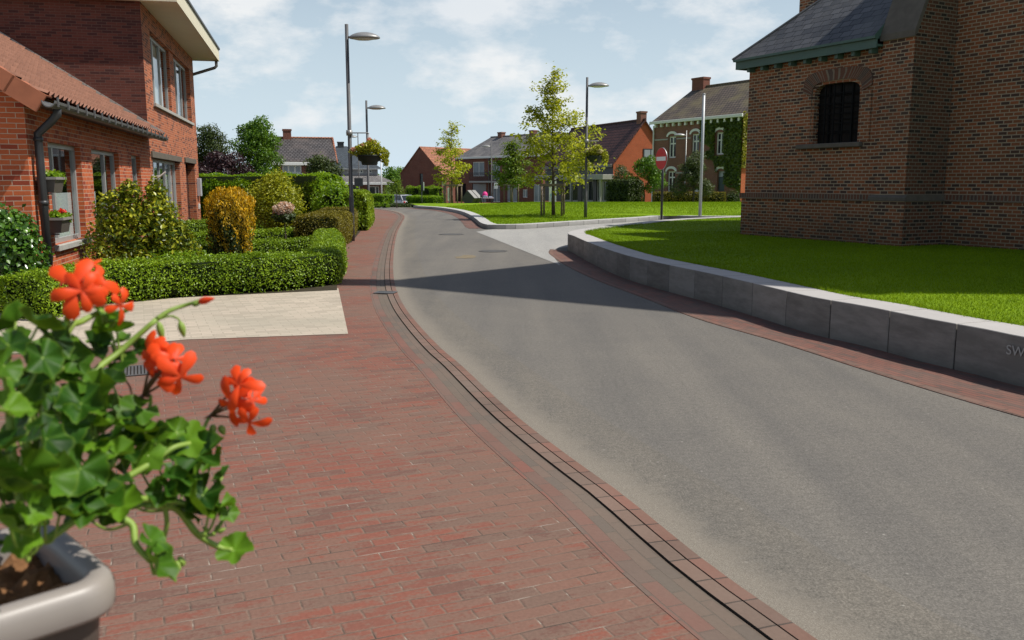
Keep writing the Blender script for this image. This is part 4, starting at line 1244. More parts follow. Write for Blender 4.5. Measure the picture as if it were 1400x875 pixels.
# tall brick house with cornice and ivy
Bl, Br = (11.1, 70.), (15.95, 61.9)
zB = .05
bw_ = [(1.735, 3.488, 2.568, 5.102), (4.307, 3.587, 5.115, 5.173), (6.853, 3.599, 7.642, 5.156), (1.713, 0.931, 2.573, 2.481), (4.507, 0.954, 5.26, 2.451), (7.11, 1.002, 7.842, 2.423)]
bw_ = [(a, c, b-zB, d-zB) for a, b, c, d in bw_]
hB, dB, eB, rB = gable_house('village_house', 'tall brown brick house with white cornice and arched lintels partly covered in ivy', Bl, Br, zB, 6.389, 9.08, 8.4, m_brick_b, m_mossy_t, bw_, gablem=m_brick_o, over=.35)
shut(hB, bw_[:3], bars=(.5,), frame=.1, hbar=(.66,), y=.12, glass=m_pane); shut(hB, bw_[3:5], bars=(.5,), frame=.1, hbar=(.7,), y=.12)
mb = MB(); a, b, c, d = bw_[5]
mb.box(a, b, .14, .2, c, c+(d-c)*.7); mb.box(a+.1, b-.1, .13, .139, c+.1, c+(d-c)*.65); dd = mb.build('door', plain('blue_grey_door', (.05, .075, .085), .5), hB)
mb = MB(); mb.box(a, b, .15, .19, c+(d-c)*.72, d); mb.build('fanlight', m_pane_l, dd)
for a, b, c, d in bw_:
    mb = MB(); m0, n = (a+b)/2, 10
    for k in range(n):
        t0, t1 = PI*k/n, PI*(k+1)/n
        w0 = (b-a)/2+.14
        P = lambda t, r_: (m0+math.cos(t)*(w0-.14+r_), d-.02+math.sin(t)*(.2+r_*.9))
        q = [P(t0, .02), P(t0, .22), P(t1, .22), P(t1, .02)]
        mb.face([(x, -.06, z) for x, z in q]); mb.face([(q[1][0], -.06, q[1][1]), (q[1][0], -.003, q[1][1]), (q[2][0], -.003, q[2][1]), (q[2][0], -.06, q[2][1])])
    mb.build('lintel', m_white, hB)
gutter_board(hB, -.2, dB+.2, -.22, eB-.30, eB-.08, m_white, 'cornice')
for k in range(14):
    mb = MB(); mb.box(.25+k*.68, .42+k*.68, -.2, -.003, eB-.55, eB-.302); mb.build('cornice_bracket', m_white, hB)
for z in (4.846, 2.298):
    for a, b in ((.02, bw_[0][0]-.1), (bw_[0][1]+.1, bw_[1][0]-.1)):
        mb = MB(); mb.box(a, b, -.03, -.002, z-zB, z-zB+.1); mb.build('stone_band', m_stone, hB)
chimney(hB, .55, 4.2, rB-.5, rB+.75, 1.3, m_brick_f, .7)
mb = MB(); mb.tube([(.06, -.1, .05), (.06, -.1, eB-.4)], .06, 8); mb.build('rain_pipe', m_white, hB)
mb = MB(); mb.box(dB+.003, dB+.06, 3.4, 4.6, 4.1, 5.9); gw = mb.build('side_window', m_white, hB)
mb = MB(); mb.box(dB+.062, dB+.07, 3.52, 4.48, 4.22, 5.78); mb.build('pane', m_pane, gw)
mb = MB(); mb.box(dB+.003, dB+.06, 3.2, 4.6, .6, 2.9); gw = mb.build('side_window', m_white, hB)
mb = MB(); mb.box(dB+.062, dB+.07, 3.3, 4.5, .7, 2.8); mb.build('pane', m_pane, gw)

# brick barn-like house, gable to the street
B0, B1 = (-15.518, 124.), (-9.406, 119.)
zb_ = -1.3
barn = thing('brick_barn', 'plain red brick gable building with orange tiled roof at the end of the street', 'house', (B0[0], B0[1], zb_), math.atan2(B1[1]-B0[1], B1[0]-B0[0]))
dw = math.hypot(B1[0]-B0[0], B1[1]-B0[1]); be, ba = 2.879-zb_, 6.443-zb_
mb = MB(); xm = dw*.49; o0, o1, oz0, oz1 = dw*.47, dw*.55, 1.9, 3.124-zb_
mb.wall(0, dw, 0, be, [(o0, o1, oz0, be-.02)], .2); mb.face([(0, 0, be), (dw, 0, be), (xm, 0, ba)])
mb.face([(dw, 0, 0), (dw, 17, 0), (dw, 17, be), (dw, 0, be)]); mb.face([(0, 17, 0), (0, 0, 0), (0, 0, be), (0, 17, be)]); mb.face([(dw, 17, 0), (0, 17, 0), (0, 17, be), (xm, 17, ba), (dw, 17, be)])
mb.build('wall', m_brick_f, barn)
mb = MB(); mb.face([(xm, -.1, ba+.06), (dw+.2, -.1, be-.12), (dw+.2, 17.1, be-.12), (xm, 17.1, ba+.06)]); mb.face([(-.2, -.1, be-.12), (xm, -.1, ba+.06), (xm, 17.1, ba+.06), (-.2, 17.1, be-.12)])
mb.face([(xm, -.1, ba+.06), (xm, -.1, ba-.1), (dw+.2, -.1, be-.28), (dw+.2, -.1, be-.12)]); mb.face([(xm, -.1, ba+.06), (-.2, -.1, be-.12), (-.2, -.1, be-.28), (xm, -.1, ba-.1)])
mb.build('roof', m_barn_t, barn)
shut(barn, [(o0, o1, oz0, be-.02)], mat=m_dkgrey, bars=(), y=.1)

# bungalow with the dark roof behind the tall hedge
F0, F1 = (-20.131, 75.), (-15.223, 76.4)
zF = -.45
fw = [(0.749, 2.395, 2.341, 3.134)]
fw = [(a, c, b-zF, d-zF) for a, b, c, d in fw]
hF, dF, eF, rF = gable_house('bungalow', 'red brick bungalow with dark tiled roof and orange verges behind the tall hedge', F0, F1, zF, 3.619, 5.523, 7.6, m_brick_f, m_dark_t, fw, over=.4, ridge_mat=m_barn_t)
shut(hF, fw, bars=(.33, .66), frame=.12, glass=m_pane_l, sill=(-.08, m_white))
gutter_board(hF, -.2, dF*.62, -.42, eF-.56, eF-.28, m_white)
for s0, s1 in (((dF+.2, -.4, eF-.36), (dF+.2, 3.8, rF+.05)), ((dF*.72, -.4, eF-.3), (dF*.56, 2.3, rF-1.2))):
    mb = MB(); mb.tube([s0, s1], .1, 6); mb.build('verge_tile', m_barn_t, hF)
chimney(hF, dF*.27, 3.8, rF-.4, rF+.75, .7, m_brick_f, .6)

# slate-roofed villa with two tiers of roof
V0, V1 = (-22.338, 109.4), (-16.634, 110.4)
zV = -1.35
villa = thing('villa', 'grey villa with steep slate roof above a second low slate roof', 'house', (V0[0], V0[1], zV), math.atan2(V1[1]-V0[1], V1[0]-V0[0]))
dV = math.hypot(V1[0]-V0[0], V1[1]-V0[1])
z1, z2, z3, z4 = 1.647-zV, 2.602-zV, 3.374-zV, 6.209-zV
gops = [(dV*.78, dV*1.02, -0.028-zV, 1.195-zV)]
mb = MB(); mb.wall(.8, dV+.9, 0, z1, gops, .2); mb.face([(dV+.9, 0, 0), (dV+.9, 9, 0), (dV+.9, 9, z1), (dV+.9, 0, z1)]); mb.face([(.8, 9, 0), (.8, 0, 0), (.8, 0, z1), (.8, 9, z1)])
mb.build('wall', m_brick_b, villa)
shut(villa, gops, bars=(.68,), frame=.12, glass=m_pane, sill=(-.1, m_white))
mb = MB()
mb.face([(-.6, -1.6, z1), (dV+2.0, -1.6, z1), (dV, .6, z2), (0, .6, z2)]); mb.face([(dV+2.0, -1.6, z1), (dV+2., 9, z1), (dV, 8, z2), (dV, .6, z2)])
mb.build('lower_roof', m_grey_t, villa)
gutter_board(villa, -.7, dV+2.1, -1.6, z1-.28, z1+.02, m_white)
wv = [(dV*.36, dV*.45, z2+.2, z3-.15), (dV*.57, dV*.69, z2+.2, z3-.15), (dV*.76, dV*.88, z2+.2, z3-.15)]
mb = MB(); 
T = Matrix.Translation((0, .62, 0))
mb.wall(0, dV, z2-.2, z3+.1, wv, .2, y=.62); mb.face([(dV, .62, z2-.2), (dV, 8, z2-.2), (dV, 8, z3+.1), (dV, .62, z3+.1)])
mb.build('upper_wall', plain('pale_grey_slate_wall', (.3, .29, .29), .7), villa)
shut(villa, wv, bars=(.5,), frame=.1, glass=m_pane, y=.7)
mb = MB(); rx = dV*.36
mb.face([(-.5, .1, z3), (dV+.5, .1, z3), (rx, 4.2, z4), (dV*.12, 4.2, z4)]); mb.face([(dV+.5, .1, z3), (dV+.5, 8.4, z3), (rx, 4.4, z4), (rx, 4.2, z4)]); mb.face([(-.5, 8.4, z3), (-.5, .1, z3), (dV*.12, 4.2, z4), (dV*.12, 4.4, z4)])
mb.build('upper_roof', m_blue_t, villa)
mb = MB(); mb.box(-.4, dV+.4, .12, .3, z3-.12, z3-.01); mb.build('upper_gutter', m_white, villa)
chimney(villa, dV*.22, 4.3, z4-.3, z4+.55, .8, m_dkgrey, .8)

# ---------------------------------------------------------------- plants of the front garden
m_box = leafmat('box_leaf', (.06, .115, .004), (.165, .275, .008), (.33, .46, .018), .4, .25, 1.4)
m_boxcore = plain('hedge_inside', (.012, .018, .006), .95, .05, 0, .5, 12)
m_laurel = leafmat('laurel_leaf', (.06, .135, .006), (.17, .31, .012), (.32, .48, .025), .4, .5, .7)
m_privet = leafmat('privet_leaf', (.08, .13, .006), (.19, .29, .012), (.34, .44, .025), .4, .3, .8)
m_browny = leafmat('bronze_hedge_leaf', (.06, .06, .005), (.16, .135, .01), (.28, .24, .02), .5, .25, 1.2)
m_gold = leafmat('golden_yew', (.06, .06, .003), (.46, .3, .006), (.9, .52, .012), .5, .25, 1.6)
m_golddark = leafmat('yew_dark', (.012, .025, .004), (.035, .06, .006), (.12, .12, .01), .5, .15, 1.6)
m_photinia = leafmat('pieris_leaf', (.022, .05, .005), (.1, .15, .01), (.62, .6, .04), .35, .25, 2.0)
m_limegreen = leafmat('lime_leaf', (.1, .13, .008), (.28, .31, .015), (.5, .5, .03), .45, .35, 1.2)
m_green = leafmat('tree_leaf', (.03, .085, .006), (.09, .19, .012), (.17, .3, .02), .45, .3, .6)
m_dkgreen = leafmat('dark_tree_leaf', (.016, .035, .006), (.045, .075, .012), (.1, .13, .022), .5, .2, .7)
m_purple = leafmat('purple_leaf', (.016, .008, .01), (.035, .014, .018), (.07, .03, .03), .45, .15, .8)
m_oak = leafmat('young_oak_leaf', (.15, .18, .008), (.34, .38, .016), (.55, .56, .03), .45, .4, .9)
m_oakg = leafmat('young_green_leaf', (.05, .1, .01), (.12, .2, .016), (.23, .31, .03), .45, .4, .9)
m_ivy = leafmat('ivy_leaf', (.018, .05, .006), (.05, .13, .012), (.14, .27, .03), .25, .2, 2., .5)
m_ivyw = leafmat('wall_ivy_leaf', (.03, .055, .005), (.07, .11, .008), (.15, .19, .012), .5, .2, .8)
m_ivyy = leafmat('sunlit_ivy_leaf', (.15, .15, .01), (.3, .28, .015), (.45, .4, .03), .5, .3, .8)  # the wall ivy leaf again, with sunlight put into its colour
m_olive = leafmat('grey_green_leaf', (.03, .045, .015), (.075, .1, .035), (.15, .17, .07), .5, .25, .8)
m_bark = plain('bark', (.1, .08, .06), .9, .1, 0, .4, 8, .5)
m_barkl = plain('pale_bark', (.2, .16, .115), .9, .1, 0, .35, 8, .4)
m_petalw = leafmat('cream_pink_petal', (.45, .2, .1), (.62, .42, .32), (.75, .68, .58), .5, .3, 6)
m_petalr = leafmat('red_petal', (.5, .015, .01), (.7, .03, .015), (.8, .08, .05), .5, .3, 6)
m_petaly = leafmat('yellow_petal', (.5, .4, .12), (.65, .58, .25), (.75, .72, .5), .5, .3, 6)
m_petalp = leafmat('pink_petal', (.6, .2, .16), (.75, .35, .28), (.8, .55, .42), .5, .3, 6)

hedge('box_hedge', 'front clipped box hedge bordering the pale driveway and turning the corner', 'hedge',
      [(-5.711, 10.103), (-5.659, 11.6), (-4.702, 12.441), (-3.526, 13.131), (-3.008, 13.8)][:] + [(-3.176, 15.118), (-3.63, 17.314), (-4.313, 20.457)], .62, .56, m_box, m_boxcore, .034, 3300, 11, .075)
hedge('box_hedge', 'low box hedge row just behind the front hedge, right of the golden yew', 'hedge', [(-6.133, 15.874), (-5.585, 16.708), (-4.917, 17.314), (-4.034, 18.308)], .38, .5, m_box, m_boxcore, .036, 2400, 12, .03, 'low box hedge rows in the garden')
hedge('box_hedge', 'middle low box hedge row behind the rhododendron standard', 'hedge', [(-7.701, 19.036), (-6.82, 20.457), (-5.696, 21.367), (-4.726, 22.893)], .4, .5, m_box, m_boxcore, .04, 1900, 13, .03, 'low box hedge rows in the garden')
hedge('box_hedge', 'farthest low box hedge row below the lime green round shrub', 'hedge', [(-9.198, 24.037), (-8.099, 25.635), (-6.834, 26.699)], .5, .56, m_box, m_boxcore, .045, 1500, 14, .03, 'low box hedge rows in the garden')
hedge('bronze_hedge', 'bronze green rounded hedge beside the first street lamp', 'hedge', [(-4.579, 20.6), (-4.775, 23.2), (-5.366, 27.5)], 1.05, .84, m_browny, m_boxcore, .045, 1900, 15, .04, rnd_top=.14)
hedge('bronze_hedge', 'dark bronze hedge arm reaching left behind the pink rhododendron', 'hedge', [(-6.218, 23.6), (-5.075, 23.0)], .8, .74, m_browny, m_boxcore, .045, 1600, 16, .05, rnd_top=.3)
hedge('laurel_hedge', 'tall bright green hedge at the end of the front garden', 'hedge', [(-12.045, 33.4), (-9.126, 32.6), (-6.289, 30.8)], 1.3, 1.9, m_laurel, m_boxcore, .12, 1000, 17, .14, rnd_top=.4)
hedge('privet_hedge', 'yellow green hedge along the sidewalk behind the first street lamp', 'hedge', [(-5.295, 29.5), (-5.733, 33.0), (-6.615, 39.0)], .95, 1.25, m_privet, m_boxcore, .09, 900, 18, .1, rnd_top=.3)
bush('laurel_bush', 'rounded dark laurel bush at the right end of the tall hedge', (-5.951, 29.8, 0), [(0, 0, .85, .75, .7, .8), (.5, -.1, .5, .45, .5, .5)], 420, .1, m_laurel, 19, core=m_boxcore)

# the golden yew column: many upright sprays, green low down and gold on top
def yew(loc):
    rg = np.random.default_rng(21)
    root = thing('golden_yew', 'golden yellow columnar yew among the low box hedges', 'shrub', loc)
    n = 9000
    a = rg.random(n)*2*PI; h = rg.random(n)**.8
    rad = .40*np.clip(.72+.4*h, 0, 1)*np.clip((1.03-h)/.16, 0, 1)**.5
    rad *= 1+.1*np.sin(a*7+h*9)+.07*np.sin(a*13+2)
    rr = rad*(1-.3*rg.random(n)**2)
    P = np.c_[np.cos(a)*rr, np.sin(a)*rr, .05+h*1.42+.06*np.sin(a*9)*h]
    N = np.c_[np.cos(a), np.sin(a), np.full(n, .5)]
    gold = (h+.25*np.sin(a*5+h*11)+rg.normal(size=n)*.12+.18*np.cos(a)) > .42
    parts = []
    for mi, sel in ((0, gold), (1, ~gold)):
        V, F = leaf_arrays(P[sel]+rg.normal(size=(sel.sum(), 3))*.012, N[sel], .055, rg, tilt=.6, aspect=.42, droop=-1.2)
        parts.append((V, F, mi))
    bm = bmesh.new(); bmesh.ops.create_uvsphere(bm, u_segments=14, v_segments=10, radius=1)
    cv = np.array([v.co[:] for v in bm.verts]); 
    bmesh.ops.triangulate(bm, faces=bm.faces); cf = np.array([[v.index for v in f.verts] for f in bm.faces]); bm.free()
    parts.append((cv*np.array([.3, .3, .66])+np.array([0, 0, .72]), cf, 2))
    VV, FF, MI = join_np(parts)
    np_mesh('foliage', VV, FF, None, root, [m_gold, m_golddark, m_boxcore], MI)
yew((-5.111, 16., 0))
bush('pieris_shrub', 'glossy yellow green shrub with lighter tips under the annexe windows', (-6.087, 14.35, 0),
     [(0, 0, .75, .5, .42, .5), (-.32, .05, 1.15, .34, .3, .36), (.3, .02, 1.12, .32, .3, .34), (.5, 0, .7, .34, .34, .42), (-.45, 0, .6, .34, .34, .42), (0, -.1, .35, .55, .4, .35), (-.12, .05, 1.42, .18, .18, .22), (.3, .05, 1.45, .16, .16, .22), (.72, .1, .45, .22, .3, .3)],
     800, .08, m_photinia, 22, stem=[([(.0, 0, 0), (-.1, .02, .4), (-.3, .05, 1.)], .03), ([(.03, 0, 0), (.15, .02, .5), (.3, 0, 1.1)], .03), ([(-.15, 0, 0), (-.4, -.05, .35), (-.6, -.1, .75)], .02)], stemm=m_bark, tilt=.8)
bush('low_rose', 'sparse low shrub with thin stems below the nearest window sill', (-6.1, 12.9, 0), [(0, 0, .62, .3, .2, .16), (.25, 0, .45, .18, .15, .12)], 260, .05, m_photinia, 23, stem=[([(.02, 0, 0), (.0, 0, .3), (-.2, 0, .6)], .012), ([(.1, 0, 0), (.2, 0, .3), (.28, 0, .5)], .012)], stemm=m_bark)
bush('ivy_shrub', 'dark glossy ivy growing up at the left edge by the house corner', (-6.156, 10.9, 0), [(0, 0, .55, .36, .34, .6), (-.25, 0, 1.0, .4, .3, .34), (.02, -.06, .25, .4, .3, .3), (-.1, -.02, .85, .36, .3, .4)], 1000, .065, m_ivy, 24, core=m_boxcore, cat='ivy', aspect=.8)
bush('lime_shrub', 'round lime green shrub in front of the tall hedge', (-6.039, 22.6, 0), [(0, 0, 1.2, .66, .6, .62), (.2, 0, .95, .55, .5, .5), (-.25, 0, .95, .5, .5, .5), (.02, .0, 1.62, .3, .3, .3)], 520, .075, m_limegreen, 25, stem=[([(0, 0, 0), (.02, 0, .6)], .05)], stemm=m_bark, tilt=.9)
rh = bush('rhododendron', 'small standard rhododendron with cream pink flower head', (-5.0, 19.4, 0), [(0, 0, .86, .24, .22, .12)], 900, .08, m_dkgreen, 26, stem=[([(0, 0, 0), (.01, 0, .4), (0, 0, .85)], .022)], stemm=m_bark)
V, F = blob_leaves([(-.1, -.04, 1.02, .13, .13, .12), (.08, -.03, 1.05, .14, .13, .12), (-.01, .05, 1.1, .13, .13, .1), (.0, -.1, .98, .13, .1, .1)], 2000, .055, np.random.default_rng(27), aspect=.9)
np_mesh('flower', V, F, m_petalw, rh)
bush('ground_plant', 'soft green perennial clump inside the front box hedge, left of centre', (-5.093, 13.9, 0), [(0, 0, .25, .5, .4, .28), (.5, .1, .2, .4, .4, .25), (-.5, .2, .25, .45, .4, .3)], 900, .05, m_laurel, 28, cat='plant')
bush('ground_plant', 'feathery green perennial clump behind the front hedge near its corner', (-3.907, 14.6, 0), [(0, 0, .22, .5, .5, .24), (.45, .1, .18, .35, .4, .22), (-.5, 0, .2, .4, .4, .2)], 900, .04, m_box, 29, cat='plant')

# window boxes carried on the wall beside the downpipe
def window_box(name, label, lx, z, flowers, seed):
    Rz = Matrix.Rotation(HR, 4, 'Z')
    p = Vector((-6.454, 11.9, 0))+Rz @ Vector((lx, -.02, z))
    root = thing(name, label, 'planter', p, HR, 'window boxes on the annexe wall')
    mb = MB(); mb.faces([(-.12, -.2, 0), (.3, -.2, 0), (.3, -.02, 0), (-.12, -.02, 0), (-.16, -.24, .2), (.34, -.24, .2), (.34, 0, .2), (-.16, 0, .2)], [(0, 3, 2, 1), (0, 1, 5, 4), (1, 2, 6, 5), (2, 3, 7, 6), (3, 0, 4, 7)])
    mb.face([(-.15, -.23, .17), (.33, -.23, .17), (.33, -.01, .17), (-.15, -.01, .17)], 1)
    o = mb.build('trough', [plain('brown_grey_plastic', (.1, .085, .075), .45), m_soil], root)
    mb = MB(); mb.box(-.18, .36, -.26, -.235, .18, .215); mb.box(-.18, -.155, -.235, 0, .18, .215); mb.box(.335, .36, -.235, 0, .18, .215); mb.build('rim', plain('pale_rim', (.25, .23, .21), .45), root)
    mb = MB(); mb.tube([(.05, .0, -.02), (.05, -.02, -.35), (.05, .0, -.5)], .012, 6); mb.tube([(-.12, .0, -.015), (-.12, -.18, -.015)], .012, 6); mb.build('bracket', m_dkgrey, root)
    rg = np.random.default_rng(seed)
    V, F = blob_leaves([(0.05, -.12, .23, .18, .12, .07), (.25, -.14, .22, .12, .12, .08), (.35, -.16, .18, .08, .08, .07)], 1500, .05, rg, aspect=.8)
    np_mesh('foliage', V, F, m_laurel, root)
    if flowers:
        V, F = blob_leaves([(.1, -.17, .29, .06, .05, .04)], 3500, .035, rg, aspect=.9)
        np_mesh('flower', V, F, m_petalr, root)
window_box('window_box', 'upper brown window box with green plants beside the downpipe', .36, 1.465, False, 31)
window_box('window_box', 'lower brown window box with red geraniums beside the downpipe', .56, 0.903, True, 32)

# ---------------------------------------------------------------- trees behind the garden
def crown_tree(name, label, loc, clumps, dens, leaf, mat, seed, trunk, group=None, **kw):
    rg = np.random.default_rng(seed)
    root = thing(name, label, 'tree', loc, 0, group)
    V, F = blob_leaves(clumps, dens, leaf, rg, **kw)
    np_mesh('crown', V, F, mat, root)
    mb = MB()
    mb.tube([(0, 0, -.3), (.05, 0, trunk[0]*.5), (0, .05, trunk[0])], [trunk[1], trunk[1]*.8, trunk[1]*.6], 8)
    for c in clumps[:8]:
        mb.tube([(0, .05, trunk[0]*.8), (c[0]*.5, c[1]*.5, (trunk[0]+c[2])*.5), (c[0], c[1], c[2])], [trunk[1]*.5, trunk[1]*.3, trunk[1]*.12], 5, cap=False)
    mb.build('trunk', m_bark, root, True)
    return root
def cl(n, R0, H0, H1, seed, rmin, rmax, flat=.8, shape=lambda f: 1.):
    r = random.Random(seed); out = []
    for i in range(n):
        f = (i+.5)/n; a = r.random()*2*PI; rr = R0*shape(f)*math.sqrt(r.random())
        s = r.uniform(rmin, rmax)
        out.append((math.cos(a)*rr, math.sin(a)*rr, H0+(H1-H0)*f, s, s, s*flat))
    return out
crown_tree('maple_tree', 'rounded fresh green tree rising above the tall hedge', (-13.142, 46., 0), cl(30, 1.25, 1.8, 4.55, 41, .32, .6, .8, lambda f: 1.-.55*f), 170, .13, m_green, 42, (2.2, .14))
crown_tree('dark_tree', 'darker olive tree between the house corner and the fresh green tree', (-15.788, 47., 0), cl(22, 1.1, 2.4, 4.3, 43, .3, .55, .9, lambda f: 1.-.5*f), 150, .11, m_dkgreen, 44, (2.4, .12))
crown_tree('copper_beech', 'dark purple leaved tree behind the tall hedge', (-13.075, 40., 0), cl(24, 1.25, 1.3, 2.75, 45, .3, .5, .8, lambda f: 1.-.35*f), 230, .11, m_purple, 46, (1.4, .1))
crown_tree('dark_shrub_tree', 'dense dark green bushy tree in front of the bungalow', (-8.332, 40., 0), cl(22, .75, .9, 2.45, 47, .3, .5, .9, lambda f: 1.-.4*f), 260, .1, m_dkgreen, 48, (1.2, .08))

# young trees on the far lawn, held by stakes
def stakes(label, x, y, z, h, r, n=3, rot=.3, beams=True):
    root = thing('tree_stake_frame', label, 'tree stakes', (x, y, z))
    P = [(r*math.cos(rot+2*PI*k/n), r*math.sin(rot+2*PI*k/n)) for k in range(n)]
    for p in P:
        mb = MB(); mb.tube([(p[0], p[1], -.1), (p[0], p[1], h)], .045, 8); mb.build('stake', m_barkl, root, True)
    for k in range(n):
        a, b = P[k], P[(k+1) % n]
        mb = MB(); d = Vector((b[0]-a[0], b[1]-a[1], 0)); L = d.length
        M = Matrix.Translation((a[0], a[1], h-.08+.012*k)) @ Matrix.Rotation(math.atan2(d.y, d.x), 4, 'Z')
        mb.box(-.05, L+.05, -.075, -.048, 0, .1, 0, M); mb.build('rail', m_barkl, root)
    return root
def yz(x, y): return zl2(x, y)-.02
tx, ty = 1.793, 38.2
tree('young_oak', 'largest young tree with sparse yellow green leaves on the far lawn', (tx, ty, yz(tx, ty)), 6.1, 1.35, lambda f: 2.35*(1-f)**1.*(.75+min(f, .3))+.15, 30, .085, m_oak, m_bark, .15, 9, 36, .17, 51, 'young trees on the far lawn', up=.22)
stakes('three wooden stakes with rails around the largest young tree', 1.761, 38.2, yz(tx, ty), 1.32, .62, 4, .62)
tx, ty = -4.118, 61.
tree('young_oak', 'young tree with a bare stem and high tuft beside the tilted cube sculpture', (tx, ty, .12), 5.45, 1.3, lambda f: 1.75*(1-f)**.9+.3, 20, .08, m_oak, m_bark, .17, 8, 26, .18, 52, 'young trees on the far lawn', up=.25)
stakes('weathered tree stakes beside the tilted cube sculpture', -4.018, 61., .1, 1.35, .6, 4, .5)
tx, ty = 0.0, 74.
tree('young_oak', 'small greener young tree in front of the terrace balcony', (tx, ty, -.05), 5.0, 1.3, lambda f: 1.6*(1-f)**.8+.3, 22, .08, m_oakg, m_bark, .19, 9, 34, .2, 53, 'young trees on the far lawn', up=.3)
stakes('pale wooden stakes around the small tree by the terrace house', -0.061, 74., -.05, 1.5, .6, 4, .1)
crown_tree('laurel_tree', 'leafy green bush tree in front of the orange gable', (8.892, 60., .15), cl(22, 1.25, 1.1, 3.0, 54, .3, .52, .85, lambda f: 1.1-.6*f), 150, .13, m_green, 55, (1.2, .09))
crown_tree('olive_tree', 'grey green bushy tree in front of the tall brick house', (11.23, 55., .3), cl(30, 1.05, .8, 3.0, 56, .28, .5, .85, lambda f: 1.15-.75*f), 190, .12, m_olive, 57, (1.3, .08))
crown_tree('dark_tree', 'thin leaved tree left of the dark clipped hedge by the shop', (7.677, 63., .05), cl(12, .7, 1.1, 2.7, 58, .25, .4), 130, .12, m_olive, 59, (1.2, .06))
hedge('yew_hedge', 'dark green clipped hedge between the shop front and the bush tree', 'hedge', [(6.931, 61.0), (8.188, 58.5)], 1.2, 1.75, m_dkgreen, m_boxcore, .1, 420, 60, .1, rnd_top=.3, z0=.05)
hedge('low_hedge', 'low brownish hedge along the front of the tall brick house', 'hedge', [(9.248, 58.2), (11.421, 57.8), (13.824, 57.5)], .8, .9, m_browny, m_boxcore, .09, 420, 61, .08, z0=.12)
bush('dark_shrub', 'low dark shrub at the foot of the ivy corner beside the church', (14.469, 58., .2), [(0, 0, .4, .55, .4, .5)], 320, .1, m_dkgreen, 62, core=m_boxcore)
# ivy on the tall house: leaves clinging to its facade and the sunlit corner
rg = np.random.default_rng(63)
n = 9000
ivx = dB*(.56+.44*rg.random(n)); ivz = .3+rg.random(n)*5.9
dens_ok = (lump(np.c_[ivx, np.zeros(n), ivz], 1.2, 2.)*.28+ (ivx/dB-.5)*1.5+(ivz-2.5)*.16) > .42
for a, b, c, d in bw_[2:3]+bw_[5:6]: dens_ok &= ~((ivx > a-.05) & (ivx < b+.05) & (ivz > c-.1) & (ivz < d+.35))
P = np.c_[ivx, -.06-.12*rg.random(n), ivz][dens_ok]
m2 = 4200
py_ = rg.random(m2)*3.3; pz_ = 2.6+rg.random(m2)*3.8
ok2 = (lump(np.c_[py_, np.zeros(m2), pz_], 1.6, 5.)*.5+(pz_-3.3)*.5-(py_-1.6)*.35) > .0
Q = np.c_[dB+.06+.12*rg.random(m2), py_-.1, pz_][ok2]
iv = thing('wall_ivy', 'ivy spread over the right half of the tall brick house, yellow on its sunlit side', 'ivy', hB.location, hB.rotation_euler.z)
V, F = leaf_arrays(P, np.tile((0, -1., .4), (len(P), 1)), .17, rg, tilt=.5, aspect=.8); np_mesh('shaded_leaves', V, F, m_ivyw, iv)
V, F = leaf_arrays(Q, np.tile((1., -.2, .4), (len(Q), 1)), .17, rg, tilt=.5, aspect=.8); np_mesh('sunlit_leaves', V, F, m_ivyy, iv)

# planting at the bend of the street
hedge('low_hedge', 'clipped hedge in front of the villa by the flagpole', 'hedge', [(-11.123, 70.0), (-9.462, 68.0)], 1.0, 1.0, m_laurel, m_boxcore, .1, 420, 64, .08, z0=-.3)
hedge('low_hedge', 'clipped hedge right of the parked car', 'hedge', [(-8.181, 72.0), (-5.599, 68.0)], 1.0, 1.0, m_laurel, m_boxcore, .1, 420, 65, .08, z0=-.45)
for i, (px_, lab) in enumerate(((-8.911, 'small round bush left of the dark bush row at the bend'), (-8.357, 'small round bush touching the left of the dark bush row'))):
    bush('round_bush', lab, (px_, 58.2, -.02), [(0, 0, .15, .32, .3, .24)], 500, .08, m_laurel, 66+i, core=m_boxcore, group='small round bushes at the bend')
bush('dark_bush', 'dark low bush row in front of the parked car', (-7.772, 59., -.02), [(-.3, .4, .1, .5, .4, .2), (.2, .3, .1, .45, .4, .18), (.55, 0, .08, .5, .4, .16), (1.0, 0, .08, .4, .4, .16), (1.35, .3, .08, .35, .4, .14)], 420, .09, m_dkgreen, 68, core=m_boxcore)
hedge('trellis_hedge', 'pleached hedge standing in front of the brick gable building', 'hedge', [(-11.691, 100.0), (-7.746, 96.0)], .8, 1.5, m_laurel, m_boxcore, .14, 240, 69, .3, z0=-.4)
crown_tree('tree', 'distant pale green trees between the villa and the brick gable building', (-25.812, 190., -1.3), cl(26, 6., 1.0, 5.2, 70, 1.2, 2.2, .8, lambda f: 1.2-.7*f), 9, .5, m_green, 71, (2., .2))
tree('small_tree', 'small street tree beside the parked car', (-7.441, 57.2, -.02), 1.75, .8, lambda f: .75*(1-f)+.15, 10, .04, m_oakg, m_bark, .13, 5, 24, .09, 72)
bush('hillside_shrub', 'light green shrub behind the parked car', (-13.015, 104., -1.25), [(0, 0, .9, 1.7, 1., 1.), (-1.6, 0, 1.2, .9, .8, 1.3)], 70, .2, m_oakg, 73)

